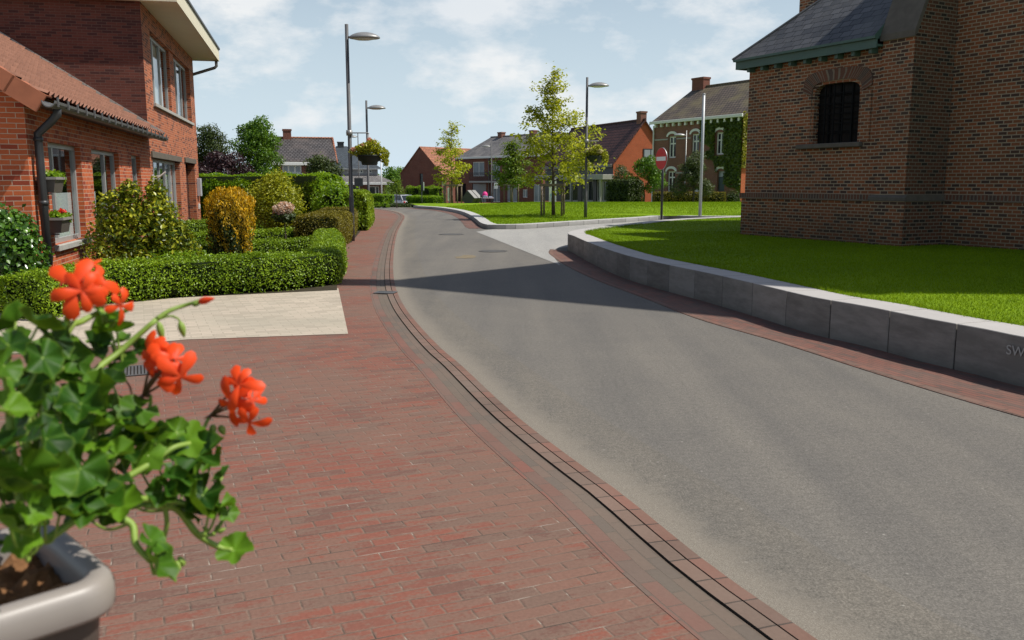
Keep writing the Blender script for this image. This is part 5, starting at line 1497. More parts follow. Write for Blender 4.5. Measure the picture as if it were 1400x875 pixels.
# ---------------------------------------------------------------- street furniture
m_lamp = plain('lamp_grey', (.085, .085, .088), .55, .4, 0, .12)
m_lamphead = plain('lamp_head_grey', (.3, .3, .29), .4, .5, .3, .1)
m_lens = plain('lamp_lens', (.55, .56, .55), .3, .5)
m_black = plain('black_paint', (.014, .014, .015), .45, .5)
def lamp(label, x, y, z, H, az, col_=None, r=.065):
    root = thing('street_lamp', label, 'street lamp', (x, y, z), az, 'street lamps')
    mb = MB(); mb.tube([(0, 0, -.1), (0, 0, 1.2), (0, 0, 1.22), (0, 0, H)], [r, r, r*.86, r*.72], 12); mb.build('pole', col_ or m_lamp, root, True)
    mb = MB(); mb.tube([(0, 0, H-.34), (.14, 0, H-.33), (.3, 0, H-.33)], [.035, .03, .05], 8); mb.build('arm', col_ or m_lamp, root, True)
    hd = [(0., .16), (.12, .15), (.24, .125), (.33, .09), (.4, .045), (.42, .02), (.42, 0.), (.39, -.012), (0, -.015)]
    mb = MB(); mb.lathe(hd, (.47, 0, H-.36), 24, sx=1.0, sy=.62); h = mb.build('lamp_head', m_lamphead, root, True)
    mb = MB(); mb.lathe([(0, -.05), (.18, -.045), (.3, -.02), (.33, -.012)], (.45, 0, H-.365), 20, sx=1, sy=.6); mb.build('lens', m_lens, h, True)
    return root
L1x, L1y = (-4.414, 24.34)
lamp('nearest tall grey street lamp at the edge of the sidewalk, carrying a flower basket', L1x, L1y, 0, 5.78, 0)
lamp('second street lamp along the sidewalk beyond the yellow green hedge', -6.714, 41.5, 0, 5.35, 0)
L3x = 3.044
lamp('grey street lamp on the far lawn, holding a flower basket beside the largest young tree', L3x, 36.6, yz(L3x, 36.6), 5.68, R(-10))
lamp('far street lamp in front of the terrace balcony, its head turned left', -1.983, 86., -.3, 5.7, R(180), r=.07)
lamp('thin pale street lamp in front of the tall brick house', 12.462, 64., .1, 5.2, R(180), m_lamphead, .05)
lamp('farthest thin street lamp near the villa, seen between the first two lamps', -13.766, 80., -.6, 6.6, R(200), r=.06)
def basket(label, x, y, z, pole, flw, seed, az):
    root = thing('hanging_basket', label, 'flower basket', (x, y, z), az, 'flower baskets on the street lamps')
    mb = MB(); mb.lathe([(0, -.24), (.2, -.24), (.22, -.2), (.225, -.15), (.3, -.12), (.33, 0.), (.345, .0), (.345, .025), (.31, .025), (.29, -.02), (0, -.02)], n=24)
    mb.build('bowl', plain('dark_green_plastic', (.018, .028, .024), .5), root, True)
    mb = MB(); mb.tube([(-pole-.09, 0, .62), (-pole+.5, 0, .62), (.0, 0, .6)], .016, 8); mb.tube([(-pole, 0, .55), (-pole, 0, .69)], .085, 12); mb.tube([(0, 0, .6), (0, 0, .05)], .012, 6)
    mb.build('bracket', m_lamphead, root, True)
    rg = np.random.default_rng(seed)
    C_ = [(0, 0, .16, .3, .3, .2), (-.32, -.05, .12, .2, .2, .13), (.36, -.03, .06, .18, .2, .18), (.12, -.15, .28, .2, .2, .16), (.44, 0, -.12, .09, .12, .16), (-.1, -.2, .2, .22, .15, .15)]
    V, F = blob_leaves(C_, 900, .075, rg, tilt=.9); np_mesh('foliage', V, F, m_limegreen, root)
    for cl_ in ([(.02, -.05, .42, .06, .06, .06), (-.15, -.24, .28, .05, .05, .04), (-.4, -.16, .18, .06, .06, .05), (.16, -.1, .37, .05, .05, .05)] + ([(.2, -.3, .2, .12, .06, .08), (-.25, -.25, .25, .12, .06, .08)] if flw is m_petaly else [])):
        V, F = blob_leaves([cl_], 2200, .06, rg, aspect=.9); np_mesh('flower', V, F, flw, root)
basket('green bowl of flowers with pink blooms hanging from the nearest street lamp', L1x+.53, L1y-.02, 2.32, .53, m_petalp, 81, 0)
basket('green bowl of pale yellow flowers hanging from the lamp on the far lawn', L3x+.36, 36.5, 2.664, .36, m_petaly, 82, R(-10))

# no entry sign on a black post
m_red = plain('sign_red', (.55, .012, .02), .4, .5, 0, .08); m_signw = plain('sign_white', (.75, .75, .74), .4, .5, 0, .05); m_signback = plain('sign_back', (.3, .31, .32), .5, .5, .4)
sx_, sy_ = 5.651, 33.4
sg = thing('no_entry_sign', 'round red no entry sign on a black post at the side road', 'traffic sign', (sx_, sy_, .15), math.atan2(-.93, .36))
mb = MB(); mb.tube([(0, 0, -.2), (0, 0, 2.75)], .045, 10); mb.build('pole', m_black, sg, True)
def disc(y0, y1, r, zc, name, mat, par, n=40):
    mb = MB(); pts = [(math.cos(2*PI*k/n)*r, math.sin(2*PI*k/n)*r+zc) for k in range(n)]
    mb.faces([(x, y0, z) for x, z in pts]+[(x, y1, z) for x, z in pts], [tuple(range(n-1, -1, -1))[::-1], tuple(range(2*n-1, n-1, -1))]+[(k, k+n, (k+1) % n+n, (k+1) % n) for k in range(n)])
    return mb.build(name, mat, par)
zsg = 2.493-.15
d1 = disc(-.075, -.05, .41, zsg, 'sign_disc', m_signback, sg); disc(-.0795, -.0755, .4, zsg, 'red_face', m_red, d1)
mb = MB(); mb.box(-.33, .33, -.084, -.0797, zsg-.075, zsg+.075); mb.build('white_bar', m_signw, d1)
# tall aluminium flagpole on the green, white flagpole by the villa
fx = 8.258
fp = thing('flagpole', 'thick bare aluminium pole on the lawn left of the church', 'flagpole', (fx, 38.8, yz(fx, 38.8)))
mb = MB(); mb.tube([(0, 0, -.1), (0, 0, 2.6), (0, 0, 5.25)], [.07, .066, .06], 14); mb.build('pole', plain('brushed_aluminium', (.4, .42, .43), .45, .5, .2, .06), fp, True)
mb = MB(); mb.lathe([(0, 5.28), (.05, 5.27), (.066, 5.25), (.066, 5.2)], n=14); mb.build('cap', m_lamphead, fp, True)
fx = -12.933
fp = thing('flagpole', 'slim white flagpole in front of the villa', 'flagpole', (fx, 88., -1.))
mb = MB(); mb.tube([(0, 0, 0), (0, 0, 6.)], [.075, .05], 10); mb.build('pole', m_signw, fp, True)
mb = MB(); mb.lathe([(0, 6.1), (.06, 6.06), (.07, 6.), (.04, 5.97)], n=10); mb.build('cap', m_signw, fp, True)

# tilted cube sculpture: two stone slabs with a dark slot
m_cube = concrete('shaded_sculpture_stone', (.05, .05, .048), (.085, .083, .078), (.46, .45, .43))  # shade on the sides and sun on top are put into the colour
cx_ = -2.74
cu = thing('cube_sculpture', 'tilted grey stone cube split by dark slots on the far lawn', 'sculpture', (cx_, 60.5, .15))
M = Matrix.Translation((0, 0, .38)) @ Matrix.Rotation(R(-38), 4, 'Z') @ Matrix.Rotation(R(40), 4, 'Y')
for z0, z1 in ((-.42, -.025), (.025, .42)):
    mb = MB(); mb.box(-.42, .42, z0, z1, -.42, .42, 0, M); soften(mb.build('slab', m_cube, cu), .015, 1)
mb = MB(); mb.box(-.37, .37, -.026, .026, -.37, .37, 0, M); mb.build('core', m_black, cu)

# signs at the bend
def post(name, label, cat, x, y, z, h, r, mat, panels=()):
    root = thing(name, label, cat, (x, y, z))
    mb = MB(); mb.tube([(0, 0, -.1), (0, 0, h)], r, 8); mb.build('pole', mat, root, True)
    for (nm, x0, x1, z0, z1, m, dy) in panels:
        mb = MB(); mb.box(x0, x1, -r-.03-dy, -r-.005-dy, z0, z1); soften(mb.build(nm, m, root), .008, 1)
    return root
post('traffic_sign', 'dark sign seen from behind on a grey post at the bend', 'traffic sign', -6.101, 60., -.05, 1.72, .035, m_lamp, [('sign_panel', -.05, .1, 1.1, 1.75, m_dkgrey, 0), ('sign_edge', .101, .18, 1.15, 1.7, m_signw, 0)])
post('sign_post', 'grey post with a small white plate left of the staked tree', 'sign', -4.747, 62., .05, 1.65, .045, m_lamp, [('plate', -.14, .14, 1.35, 1.75, m_signw, 0)])
post('marker_post', 'short white marker board just left of the tree stakes', 'sign', -4.451, 62.5, .05, .35, .03, m_lamp, [('plate', -.09, .09, .3, 1.2, m_signw, 0)])
post('information_sign', 'dark rectangular sign boards seen from behind near the villa', 'sign', -12.764, 74., -.4, 2.4, .045, m_lamp, [('sign_panel', -.36, .36, 1.72, 2.4, m_dkgrey, 0), ('lower_panel', -.5, .0, 1.42, 1.7, m_black, .01)])
post('bollard', 'short rust red post beside the second street lamp', 'bollard', -6.948, 43.5, 0, .75, .09, plain('rust_red', (.2, .05, .03), .6), [('cap', -.1, .1, .7, .8, m_red, 0)])
post('notice_sign', 'white notice plate on the post of the far street lamp', 'sign', -1.522, 84., -.3, 1.9, .03, m_lamp, [('plate', -.17, .17, 1.35, 1.9, m_signw, 0)])
bn = post('banner', 'tall white advertising banner leaning in front of the shop', 'banner', 3.675, 79., -.2, 1.9, .025, m_lamphead, [('sheet', -.38, .26, .1, 2.15, m_signw, 0)])
mb = MB()
for k, (x, z, a, b) in enumerate(((-.2, .6, .07, .25), (-.05, .85, .06, .3), (.08, .5, .08, .35), (-.1, .35, .1, .18))): mb.box(x-a, x+a, -.066, -.0585, z, z+b)
mb.build('print', plain('blue_print', (.3, .45, .55), .5), bn)
# pink parasol and a covered table by the terrace
par = thing('parasol', 'small bright pink parasol in front of the terrace house', 'parasol', (-2.559, 84., -.25))
mb = MB(); mb.lathe([(0, 1.05), (.14, 1.0), (.24, .86), (.27, .72), (.25, .62)], n=12); mb.build('canopy', plain('pink_fabric', (.7, .05, .25), .7), par, True)
mb = MB(); mb.tube([(0, 0, 0), (0, 0, 1.05)], .02, 6); mb.build('pole', m_lamphead, par, True)
tb = thing('market_table', 'pale cloth covered table beside the pink parasol', 'table', (-2.187, 83., -.25))
mb = MB(); mb.box(-.55, .5, -.3, .3, .42, .47); soften(mb.build('table_top', plain('pale_pink_cloth', (.6, .5, .5), .7), tb), .015, 1)
for x in (-.5, .42):
    for y in (-.25, .22): mb = MB(); mb.box(x, x+.04, y, y+.04, 0, .419); mb.build('leg', m_dkgrey, tb)
m_fc = plain('blue_white_cloth', (.35, .4, .5), .7)
for bx4 in ((-.5, -.1, -.25, .2, .471, .66), (.0, .35, -.2, .2, .471, .6)): mb = MB(); mb.box(*bx4); soften(mb.build('folded_cloth', m_fc, tb), .04, 2)
post('small_bollard', 'small black post right of the cube sculpture', 'bollard', -2.05, 59., .25, .5, .05, m_black, [('cap', -.07, .07, .42, .52, m_black, 0)])

# parked estate car, rear three quarter view
def car(loc, rz_):
    root = thing('parked_car', 'silver white saloon car parked behind the dark bushes at the bend', 'car', loc, rz_)
    paint = plain('silver_white_paint', (.55, .56, .57), .25, .6, .1, .03)
    # body: sections along x (length), lofted
    secs = [(-2.15, .45, .62, .78, .35), (-2.05, .8, .9, .80, .25), (-1.4, .95, .98, .83, .2), (-.2, .95, .96, .85, .2), (.9, .93, .95, .84, .2), (1.7, .82, .88, .8, .22), (2.1, .55, .68, .7, .32)]
    mb = MB(); ring = []
    for x, zt, zs, hw, zb in secs:
        ring.append([(x, -hw*.9, zb), (x, -hw, zb+.18), (x, -hw*.99, zt-.12), (x, -hw*.86, zt), (x, hw*.86, zt), (x, hw*.99, zt-.12), (x, hw, zb+.18), (x, hw*.9, zb)])
    vs = [p for r_ in ring for p in r_]; fs = []
    for i in range(len(ring)-1):
        for k in range(8):
            fs.append((i*8+k, i*8+(k+1) % 8, (i+1)*8+(k+1) % 8, (i+1)*8+k))
    fs += [tuple(range(7, -1, -1)), tuple(range((len(ring)-1)*8, len(ring)*8))]
    mb.faces(vs, fs); soften(mb.build('body', paint, root, True), .03, 2, 30)
    mb = MB()
    q0 = [(-1.75, -.72, .93), (-1.75, .72, .93), (-1.15, .6, 1.38), (-1.15, -.6, 1.38), (.25, .6, 1.42), (.25, -.6, 1.42), (1.15, .72, .93), (1.15, -.72, .93)]
    mb.faces(q0, [(2, 3, 5, 4)], 0); mb.faces(q0, [(0, 1, 2, 3), (4, 5, 7, 6), (1, 6, 4, 2), (0, 3, 5, 7)], 1)
    for a, b in ((3, 0), (2, 1), (5, 7), (4, 6), (3, 5), (2, 4)): mb.tube([q0[a], q0[b]], .04, 6, 0)
    for s_ in (-1, 1): mb.tube([(-.4, s_*.61, 1.39), (-.4, s_*.73, .93)], .035, 6, 0)
    mb.build('cabin', [paint, m_pane], root)
    for x in (-1.35, 1.3):
        for s_ in (-1, 1):
            Mw = Matrix.Translation((x, s_*.74, .31)) @ Matrix.Rotation(R(90), 4, 'X')
            mb = MB(); mb.lathe([(.2, -.09), (.31, -.1), (.32, 0), (.31, .1), (.2, .09)], n=20, M=Mw); wh = mb.build('wheel', m_black, root, True)
            mb = MB(); mb.lathe([(0, -.07), (.2, -.085), (.2, .085), (0, .07)], n=16, M=Mw); mb.build('rim', m_lamphead, wh)
    for s_ in (-1, 1):
        mb = MB(); mb.box(-2.13, -2.02, s_*.7-.1, s_*.7+.1, .66, .84); soften(mb.build('tail_light', plain('tail_red', (.4, .01, .01), .3), root), .02, 1)
        mb = MB(); mb.box(1.98, 2.08, s_*.58-.12, s_*.58+.12, .52, .66); soften(mb.build('headlight', m_lens, root), .02, 1)
    mb = MB(); mb.box(-2.2, -2.1, -.7, .7, .34, .5); soften(mb.build('bumper', paint, root), .03, 2)
    mb = MB(); mb.box(-2.185, -2.15, -.25, .25, .56, .66); mb.build('number_plate', m_signw, root)
car((-11.013, 88., zg(88.)), R(90+34))
# gully grates, manholes and marks in the pavement
def grate(name, label, x, y, w, d, rot, n, z):
    root = thing(name, label, 'drain', (x, y, z), rot)
    mb = MB(); mb.box(-w/2, w/2, -d/2, -d/2+.02, 0, .006); mb.box(-w/2, w/2, d/2-.02, d/2, 0, .006); mb.box(-w/2, -w/2+.02, -d/2+.02, d/2-.02, 0, .006); mb.box(w/2-.02, w/2, -d/2+.02, d/2-.02, 0, .006); mb.build('frame', m_zinc, root)
    mb = MB(); 
    for k in range(n): xx = -w/2+.02+(w-.04)*(k+.5)/n; mb.box(xx-(w/n)*.28, xx+(w/n)*.28, -d/2+.02, d/2-.02, -.002, .004)
    mb.build('grid', m_zinc, root)
    mb = MB(); mb.face([(-w/2, -d/2, -.0035), (w/2, -d/2, -.0035), (w/2, d/2, -.0035), (-w/2, d/2, -.0035)]); mb.build('pit', m_groove, root)
gx, gy = (-3.276, 7.315)
grate('drain_grate', 'square iron drain grate in the brick paving behind the red flowers', gx, gy, .42, .42, PAV_ROT, 14, .0155)
gx, gy = (-1.849, 12.734)
grate('gully_grate', 'small iron gully grate in the gutter where the shadow ends', gx, gy, .24, .3, R(80), 6, .018)
m_iron = plain('manhole_iron', (.095, .092, .087), .75, .3, .1, .3, 12, .4)
def manhole(label, x, y, r):
    root = thing('manhole_cover', label, 'manhole', (x, y, .0))
    mb = MB(); mb.lathe([(0, .008), (r*.82, .008), (r*.82, .004)], n=28); mb.build('lid', m_iron, root)
    mb = MB(); mb.lathe([(r*.85, .004), (r*.85, .009), (r, .009), (r, .003)], n=28); mb.build('ring', m_iron, root)
gx, gy = (-1.907, 27.654); manhole('round iron manhole cover in the road, the farther one', gx, gy, .4)
gx, gy = (-0.45, 20.789); manhole('round iron manhole cover in the road near the shadow', gx, gy, .34)
gx, gy = (-1.005, 19.131)
bm_ = MB(); pts = []
r_ = random.Random(5)
for k in range(16):
    a = 2*PI*k/16; rr = .22*(.6+.6*r_.random()); pts.append((gx+math.cos(a)*rr, gy+math.sin(a)*rr*2.2))
sheet('road_stain', pts, .0045, plain('ochre_stain', (.2, .165, .11), .9, .1, 0, .4, 8))

# ---------------------------------------------------------------- the planter with red ivy geraniums close to the viewer
def petalmat(name, a, b, tr):
    m, nt, out = new_mat(name)
    tc = nd(nt, 'ShaderNodeTexCoord'); sp = nd(nt, 'ShaderNodeSeparateXYZ', {0: tc.outputs['UV']})
    f = noise(nt, tc.outputs['Object'], 120, 3)
    s = nd(nt, 'ShaderNodeMath', {0: f, 1: .35, 2: 0}, operation='MULTIPLY_ADD'); nt.links.new(sp.outputs[0], s.inputs[2])
    colr = ramp(nt, s.outputs[0], [(.1, a), (.75, b)])
    p = principled(nt, out, colr, .5, .3)
    t = nd(nt, 'ShaderNodeBsdfTranslucent', {0: colr}); mx = nd(nt, 'ShaderNodeMixShader', {0: tr, 1: p.outputs[0], 2: t.outputs[0]})
    nt.links.new(mx.outputs[0], out.inputs[0]); return m
m_petal = petalmat('scarlet_petal', (.7, .07, .02), (.92, .085, .012), .3)
def gleafmat(name):
    m, nt, out = new_mat(name)
    tc = nd(nt, 'ShaderNodeTexCoord'); sp = nd(nt, 'ShaderNodeSeparateXYZ', {0: tc.outputs['UV']})
    g = nd(nt, 'ShaderNodeNewGeometry')
    f = noise(nt, tc.outputs['Object'], 45, 4)
    base = ramp(nt, g.outputs['Random Per Island'], [(0., (.008, .038, .003)), (.5, (.03, .098, .006)), (1., (.12, .25, .012))])
    vein = nd(nt, 'ShaderNodeMath', {0: sp.outputs[1], 1: .3}, operation='MULTIPLY')
    colr = mixc(nt, vein.outputs[0], base, (.14, .27, .03))
    ed = ramp(nt, sp.outputs[0], [(.9, 0.), (1., .45)])
    colr = mixc(nt, ed, colr, (.16, .26, .02))
    v = ramp(nt, f, [(.3, .8), (.7, 1.2)]); colr = mixc(nt, 1., colr, v, 'MULTIPLY')
    p = principled(nt, out, colr, .5, .22, 0, f, .2, .002)
    t = nd(nt, 'ShaderNodeBsdfTranslucent'); nt.links.new(mixc(nt, .5, colr, (.2, .32, .01)), t.inputs[0])
    mx = nd(nt, 'ShaderNodeMixShader', {0: .24, 1: p.outputs[0], 2: t.outputs[0]}); nt.links.new(mx.outputs[0], out.inputs[0]); return m
m_gleaf = gleafmat('geranium_leaf')
m_gstem = plain('geranium_stem', (.2, .3, .045), .5, .4, 0, .3, 30)
m_gstemd = plain('geranium_brown_stem', (.13, .07, .035), .5, .4, 0, .3, 30)
m_pot = plain('taupe_plastic', (.27, .24, .215), .42, .5, 0, .06, 12, .06)
m_peat = plain('dry_peat', (.22, .11, .05), .95, .1, 0, .6, 60, 1.)

pcx, pcy, pz = -.358, .772, 1.238
planter = thing('planter', 'taupe plastic flower trough with rounded rim in the near left corner', 'planter', (pcx, pcy, pz), math.atan2(-.70, -.714))
# local x: along the long side away to the left; local y here points to the viewer's right, so the trough lies at y < 0
def rrect(x0, x1, y0, y1, r, n=7):
    pts = []
    for cx0, cy0, a0 in ((x1-r, y1-r, 0), (x0+r, y1-r, 90), (x0+r, y0+r, 180), (x1-r, y0+r, 270)):
        for k in range(n): 
            a = R(a0+90*k/(n-1)); pts.append((cx0+r*math.cos(a), cy0+r*math.sin(a)))
    return pts
def loft(name, rings, mat, parent, cap0=False, cap1=False):
    mb = MB(); vs = []; fs = []; n = None
    for ins, z in rings:
        p = rrect(ins, .66-ins, -.215+ins, -ins, max(.012, .042-ins*.8)); n = len(p)
        vs += [(x, y, z) for x, y in p]
    for i in range(len(rings)-1):
        for k in range(n): fs.append((i*n+k, i*n+(k+1) % n, (i+1)*n+(k+1) % n, (i+1)*n+k))
    if cap0: fs.append(tuple(range(n-1, -1, -1)))
    if cap1: fs.append(tuple(range((len(rings)-1)*n, len(rings)*n)))
    mb.faces(vs, fs); return mb.build(name, mat, parent, True)
lip = [(.007, -.036)]
for k in range(9):
    a = PI+PI*k/8; lip.append((.011+.011*math.cos(a)*1., -.011-.0*k+.011*math.sin(-a)))
lip = [(.012, -.034), (.002, -.034), (0, -.03), (0, -.012), (.003, -.004), (.009, 0), (.018, 0), (.024, -.004), (.027, -.012), (.029, -.075)]
loft('rim', lip, m_pot, planter)
loft('trough', [(.034, -.225), (.03, -.22), (.013, -.03)], plain('shaded_taupe_plastic', (.075, .06, .05), .45, .5, 0, .1, 12, .06), planter, True)  # same taupe as the rim, with the shade below it put into the colour
sb_ = MB(); rgp = random.Random(4)
nx_, ny_ = 70, 22
gz_ = [[-.034+.012*rgp.random()+.01*math.sin(i*.7)*math.sin(j*.9) for j in range(ny_)] for i in range(nx_)]
for i in range(nx_-1):
    for j in range(ny_-1):
        q = [(i, j), (i+1, j), (i+1, j+1), (i, j+1)]
        sb_.face([(.028+.604*a/(nx_-1), -.187+.159*b/(ny_-1), gz_[a][b]) for a, b in q])
sb_.build('soil', m_peat, planter)
pier = thing('brick_pier', 'brick garden pier carrying the taupe flower trough', 'pier', (pcx, pcy, 0), math.atan2(-.70, -.714))
mb = MB(); mb.box(.08, .58, -.19, -.03, 0, .96); mb.build('brick_shaft', m_brick_u, pier)
mb = MB(); mb.box(.05, .61, -.21, -.01, .961, 1.008); soften(mb.build('cap', m_stone, pier), .008, 1)

plant = thing('geranium', 'red flowering ivy geranium trailing over the trough in the near left corner', 'flower plant', (-.55, .72, pz-.05))
po = Vector(plant.location)
ga = random.Random(12)
CAMP = Vector((0, 0, 1.6))
lm = MB()
def gleaf(p, n, ax, Rl, cup):
    n = n.normalized(); ax = (ax-n*ax.dot(n)).normalized(); bx_ = n.cross(ax)
    NA, rings = 36, (.16, .42, .68, .88, 1.)
    ph = ga.random()*6; vs = [p]; uv = [(0, 1)]
    asp = .9+.2*ga.random(); fold = .08+.2*ga.random(); dr = ga.uniform(-.05, .25)
    for r in rings:
        for k in range(NA+1):
            t = -2.88+5.76*k/NA
            lob = 1-abs(math.sin(2.5*t*1.04))**1.5
            out = (.82+.2*lob)*(1.-.12*abs(t)/2.9)*(1+.04*math.sin(15*t+ph)+.025*math.sin(29*t))
            rr = r*out*Rl
            z = cup*Rl*r*r*.55+fold*Rl*r*r*(1-lob)*1.2+.045*Rl*r*r*math.sin(3*t+ph)-dr*Rl*r*r*max(0, math.cos(t))*.9
            vs.append(p+ax*(rr*math.cos(t))+bx_*(rr*math.sin(t)*asp)+n*z)
            uv.append((r, max(0, 1-abs(math.sin(2.5*t*1.04))*9*r)))
    fs = []
    W_ = NA+1
    for k in range(NA): fs.append((0, 1+k, 2+k))
    for i in range(len(rings)-1):
        for k in range(NA):
            a = 1+i*W_+k; fs.append((a, a+W_, a+W_+1, a+1))
    i0_ = len(lm.v)
    lm.v.extend([tuple(v-po) for v in vs])
    for f in fs:
        lm.f.append(tuple(i0_+q for q in f)); lm.m.append(0); lm.uv.append([uv[q] for q in f])
stems = []
LV = [(-0.458, 0.8, 1.473, 0.02017), (-0.427, 0.78, 1.472, 0.02238), (-0.425, 0.8, 1.458, 0.02086), (-0.431, 0.74, 1.462, 0.01801), (-0.414, 0.76, 1.448, 0.01982), (-0.414, 0.7, 1.453, 0.01582), (-0.464, 0.82, 1.445, 0.01925), (-0.427, 0.74, 1.416, 0.02123), (-0.415, 0.7, 1.416, 0.01826), (-0.426, 0.76, 1.403, 0.01982), (-0.439, 0.84, 1.42, 0.01972), (-0.43, 0.8, 1.418, 0.01739), (-0.437, 0.9, 1.428, 0.02113), (-0.427, 0.92, 1.431, 0.0248), (-0.411, 0.9, 1.448, 0.01878), (-0.409, 0.92, 1.421, 0.02), (-0.404, 0.93, 1.422, 0.01455), (-0.414, 0.88, 1.47, 0.01683), (-0.401, 0.88, 1.464, 0.01530), (-0.418, 0.9, 1.453, 0.018), (-0.408, 0.9, 1.416, 0.01643), (-0.428, 0.84, 1.429, 0.0168), (-0.42, 0.84, 1.409, 0.02410), (-0.403, 0.83, 1.398, 0.02670), (-0.403, 0.8, 1.396, 0.02295), (-0.426, 0.82, 1.399, 0.01782), (-0.436, 0.8, 1.404, 0.01808), (-0.442, 0.85, 1.444, 0.01478), (-0.412, 0.78, 1.38, 0.02238), (-0.406, 0.8, 1.367, 0.02156), (-0.406, 0.74, 1.38, 0.02509), (-0.402, 0.7, 1.388, 0.02313), (-0.406, 0.68, 1.39, 0.01951), (-0.402, 0.82, 1.369, 0.02139), (-0.389, 0.82, 1.354, 0.02067), (-0.396, 0.8, 1.353, 0.01947), (-0.383, 0.82, 1.34, 0.01853), (-0.385, 0.88, 1.369, 0.02142), (-0.38, 0.86, 1.351, 0.02318), (-0.369, 0.86, 1.342, 0.02093), (-0.384, 0.84, 1.341, 0.02410), (-0.37, 0.88, 1.333, 0.01913), (-0.368, 0.9, 1.332, 0.02113), (-0.37, 0.86, 1.327, 0.01944), (-0.386, 0.86, 1.363, 0.0172), (-0.403, 0.7, 1.366, 0.02556), (-0.394, 0.72, 1.352, 0.02128), (-0.388, 0.76, 1.346, 0.02445), (-0.395, 0.76, 1.328, 0.02313), (-0.385, 0.78, 1.321, 0.02238), (-0.382, 0.8, 1.319, 0.02017), (-0.369, 0.79, 1.3, 0.02129), (-0.381, 0.77, 1.311, 0.02678), (-0.386, 0.75, 1.314, 0.02217), (-0.401, 0.72, 1.332, 0.01878), (-0.402, 0.68, 1.353, 0.02010), (-0.403, 0.7, 1.333, 0.01765), (-0.409, 0.68, 1.322, 0.02010), (-0.405, 0.72, 1.319, 0.01940), (-0.412, 0.7, 1.304, 0.01765), (-0.399, 0.74, 1.313, 0.01801), (-0.379, 0.79, 1.297, 0.01854), (-0.344, 0.9, 1.332, 0.02426), (-0.329, 0.89, 1.317, 0.03173), (-0.356, 0.9, 1.34, 0.01643), (-0.319, 0.9, 1.311, 0.01643), (-0.339, 0.86, 1.305, 0.02168), (-0.328, 0.86, 1.277, 0.02692), (-0.32, 0.87, 1.281, 0.02345), (-0.343, 0.85, 1.299, 0.01847), (-0.309, 0.9, 1.29, 0.01252), (-0.307, 0.88, 1.266, 0.01606), (-0.302, 0.89, 1.257, 0.01238), (-0.315, 0.87, 1.261, 0.01588), (-0.326, 0.87, 1.302, 0.01740), (-0.349, 0.84, 1.295, 0.01606), (-0.347, 0.8, 1.261, 0.01878), (-0.339, 0.79, 1.241, 0.02266), (-0.294, 0.88, 1.216, 0.02066), (-0.298, 0.88, 1.258, 0.01147), (-0.329, 0.86, 1.266, 0.01495)]
for (x, y, z, rl) in LV:
    p = Vector((x, y, z))
    tc_ = (CAMP-p).normalized()
    n = Vector((ga.gauss(.1, .6), ga.gauss(-.1, .45), .7+ga.gauss(0, .25)))+tc_*ga.uniform(-.1, .75)
    ax = Vector((ga.gauss(.45, .6), ga.gauss(-.25, .5), ga.gauss(-.15, .3)))
    gleaf(p, n, ax, rl*1.06, ga.uniform(-.25, .9))
    stems.append((p, rl))
# darker leaves behind and below, filling the clump
zone = [(-0.529, 0.9, 1.395, 0.02347), (-0.514, 0.92, 1.391, 0.024), (-0.493, 0.92, 1.358, 0.024), (-0.515, 0.88, 1.346, 0.02295), (-0.489, 0.95, 1.351, 0.02478), (-0.47, 0.85, 1.328, 0.02217), (-0.466, 0.9, 1.32, 0.02504), (-0.437, 0.9, 1.3, 0.02347), (-0.423, 0.92, 1.285, 0.0224), (-0.411, 0.93, 1.29, 0.02021), (-0.466, 0.8, 1.319, 0.02086), (-0.442, 0.82, 1.308, 0.02139), (-0.434, 0.86, 1.29, 0.02243), (-0.455, 0.75, 1.316, 0.01956), (-0.447, 0.78, 1.286, 0.02034), (-0.443, 0.82, 1.289, 0.02139), (-0.428, 0.83, 1.278, 0.01984), (-0.39, 0.93, 1.298, 0.01860), (-0.378, 0.95, 1.3, 0.019), (-0.434, 0.93, 1.356, 0.02021), (-0.445, 0.95, 1.384, 0.01817), (-0.505, 0.93, 1.421, 0.02021), (-0.53, 0.92, 1.435, 0.02), (-0.364, 0.93, 1.269, 0.01779), (-0.482, 0.8, 1.333, 0.02086), (-0.448, 0.93, 1.331, 0.02426), (-0.445, 0.74, 1.285, 0.01608), (-0.421, 0.88, 1.282, 0.01913)]
for (x, y, z, rl) in zone:
    p = Vector((x, y, z)); n = Vector((ga.gauss(0, .5), ga.gauss(-.3, .4), .6))
    gleaf(p, n, Vector((ga.gauss(.3, .7), ga.gauss(-.3, .5), ga.gauss(-.1, .3))), rl*1.05, ga.uniform(.1, .5)); stems.append((p, rl))
lm.build('foliage', m_gleaf, plant, True)
sm = MB(); sd_ = MB()
def st(pts, r, brown=False):
    P = catmull([tuple(Vector(p)-po) for p in pts], 5)
    (sd_ if brown else sm).tube(P, [r*(1-.35*k/(len(P)-1)) for k in range(len(P))], 8)
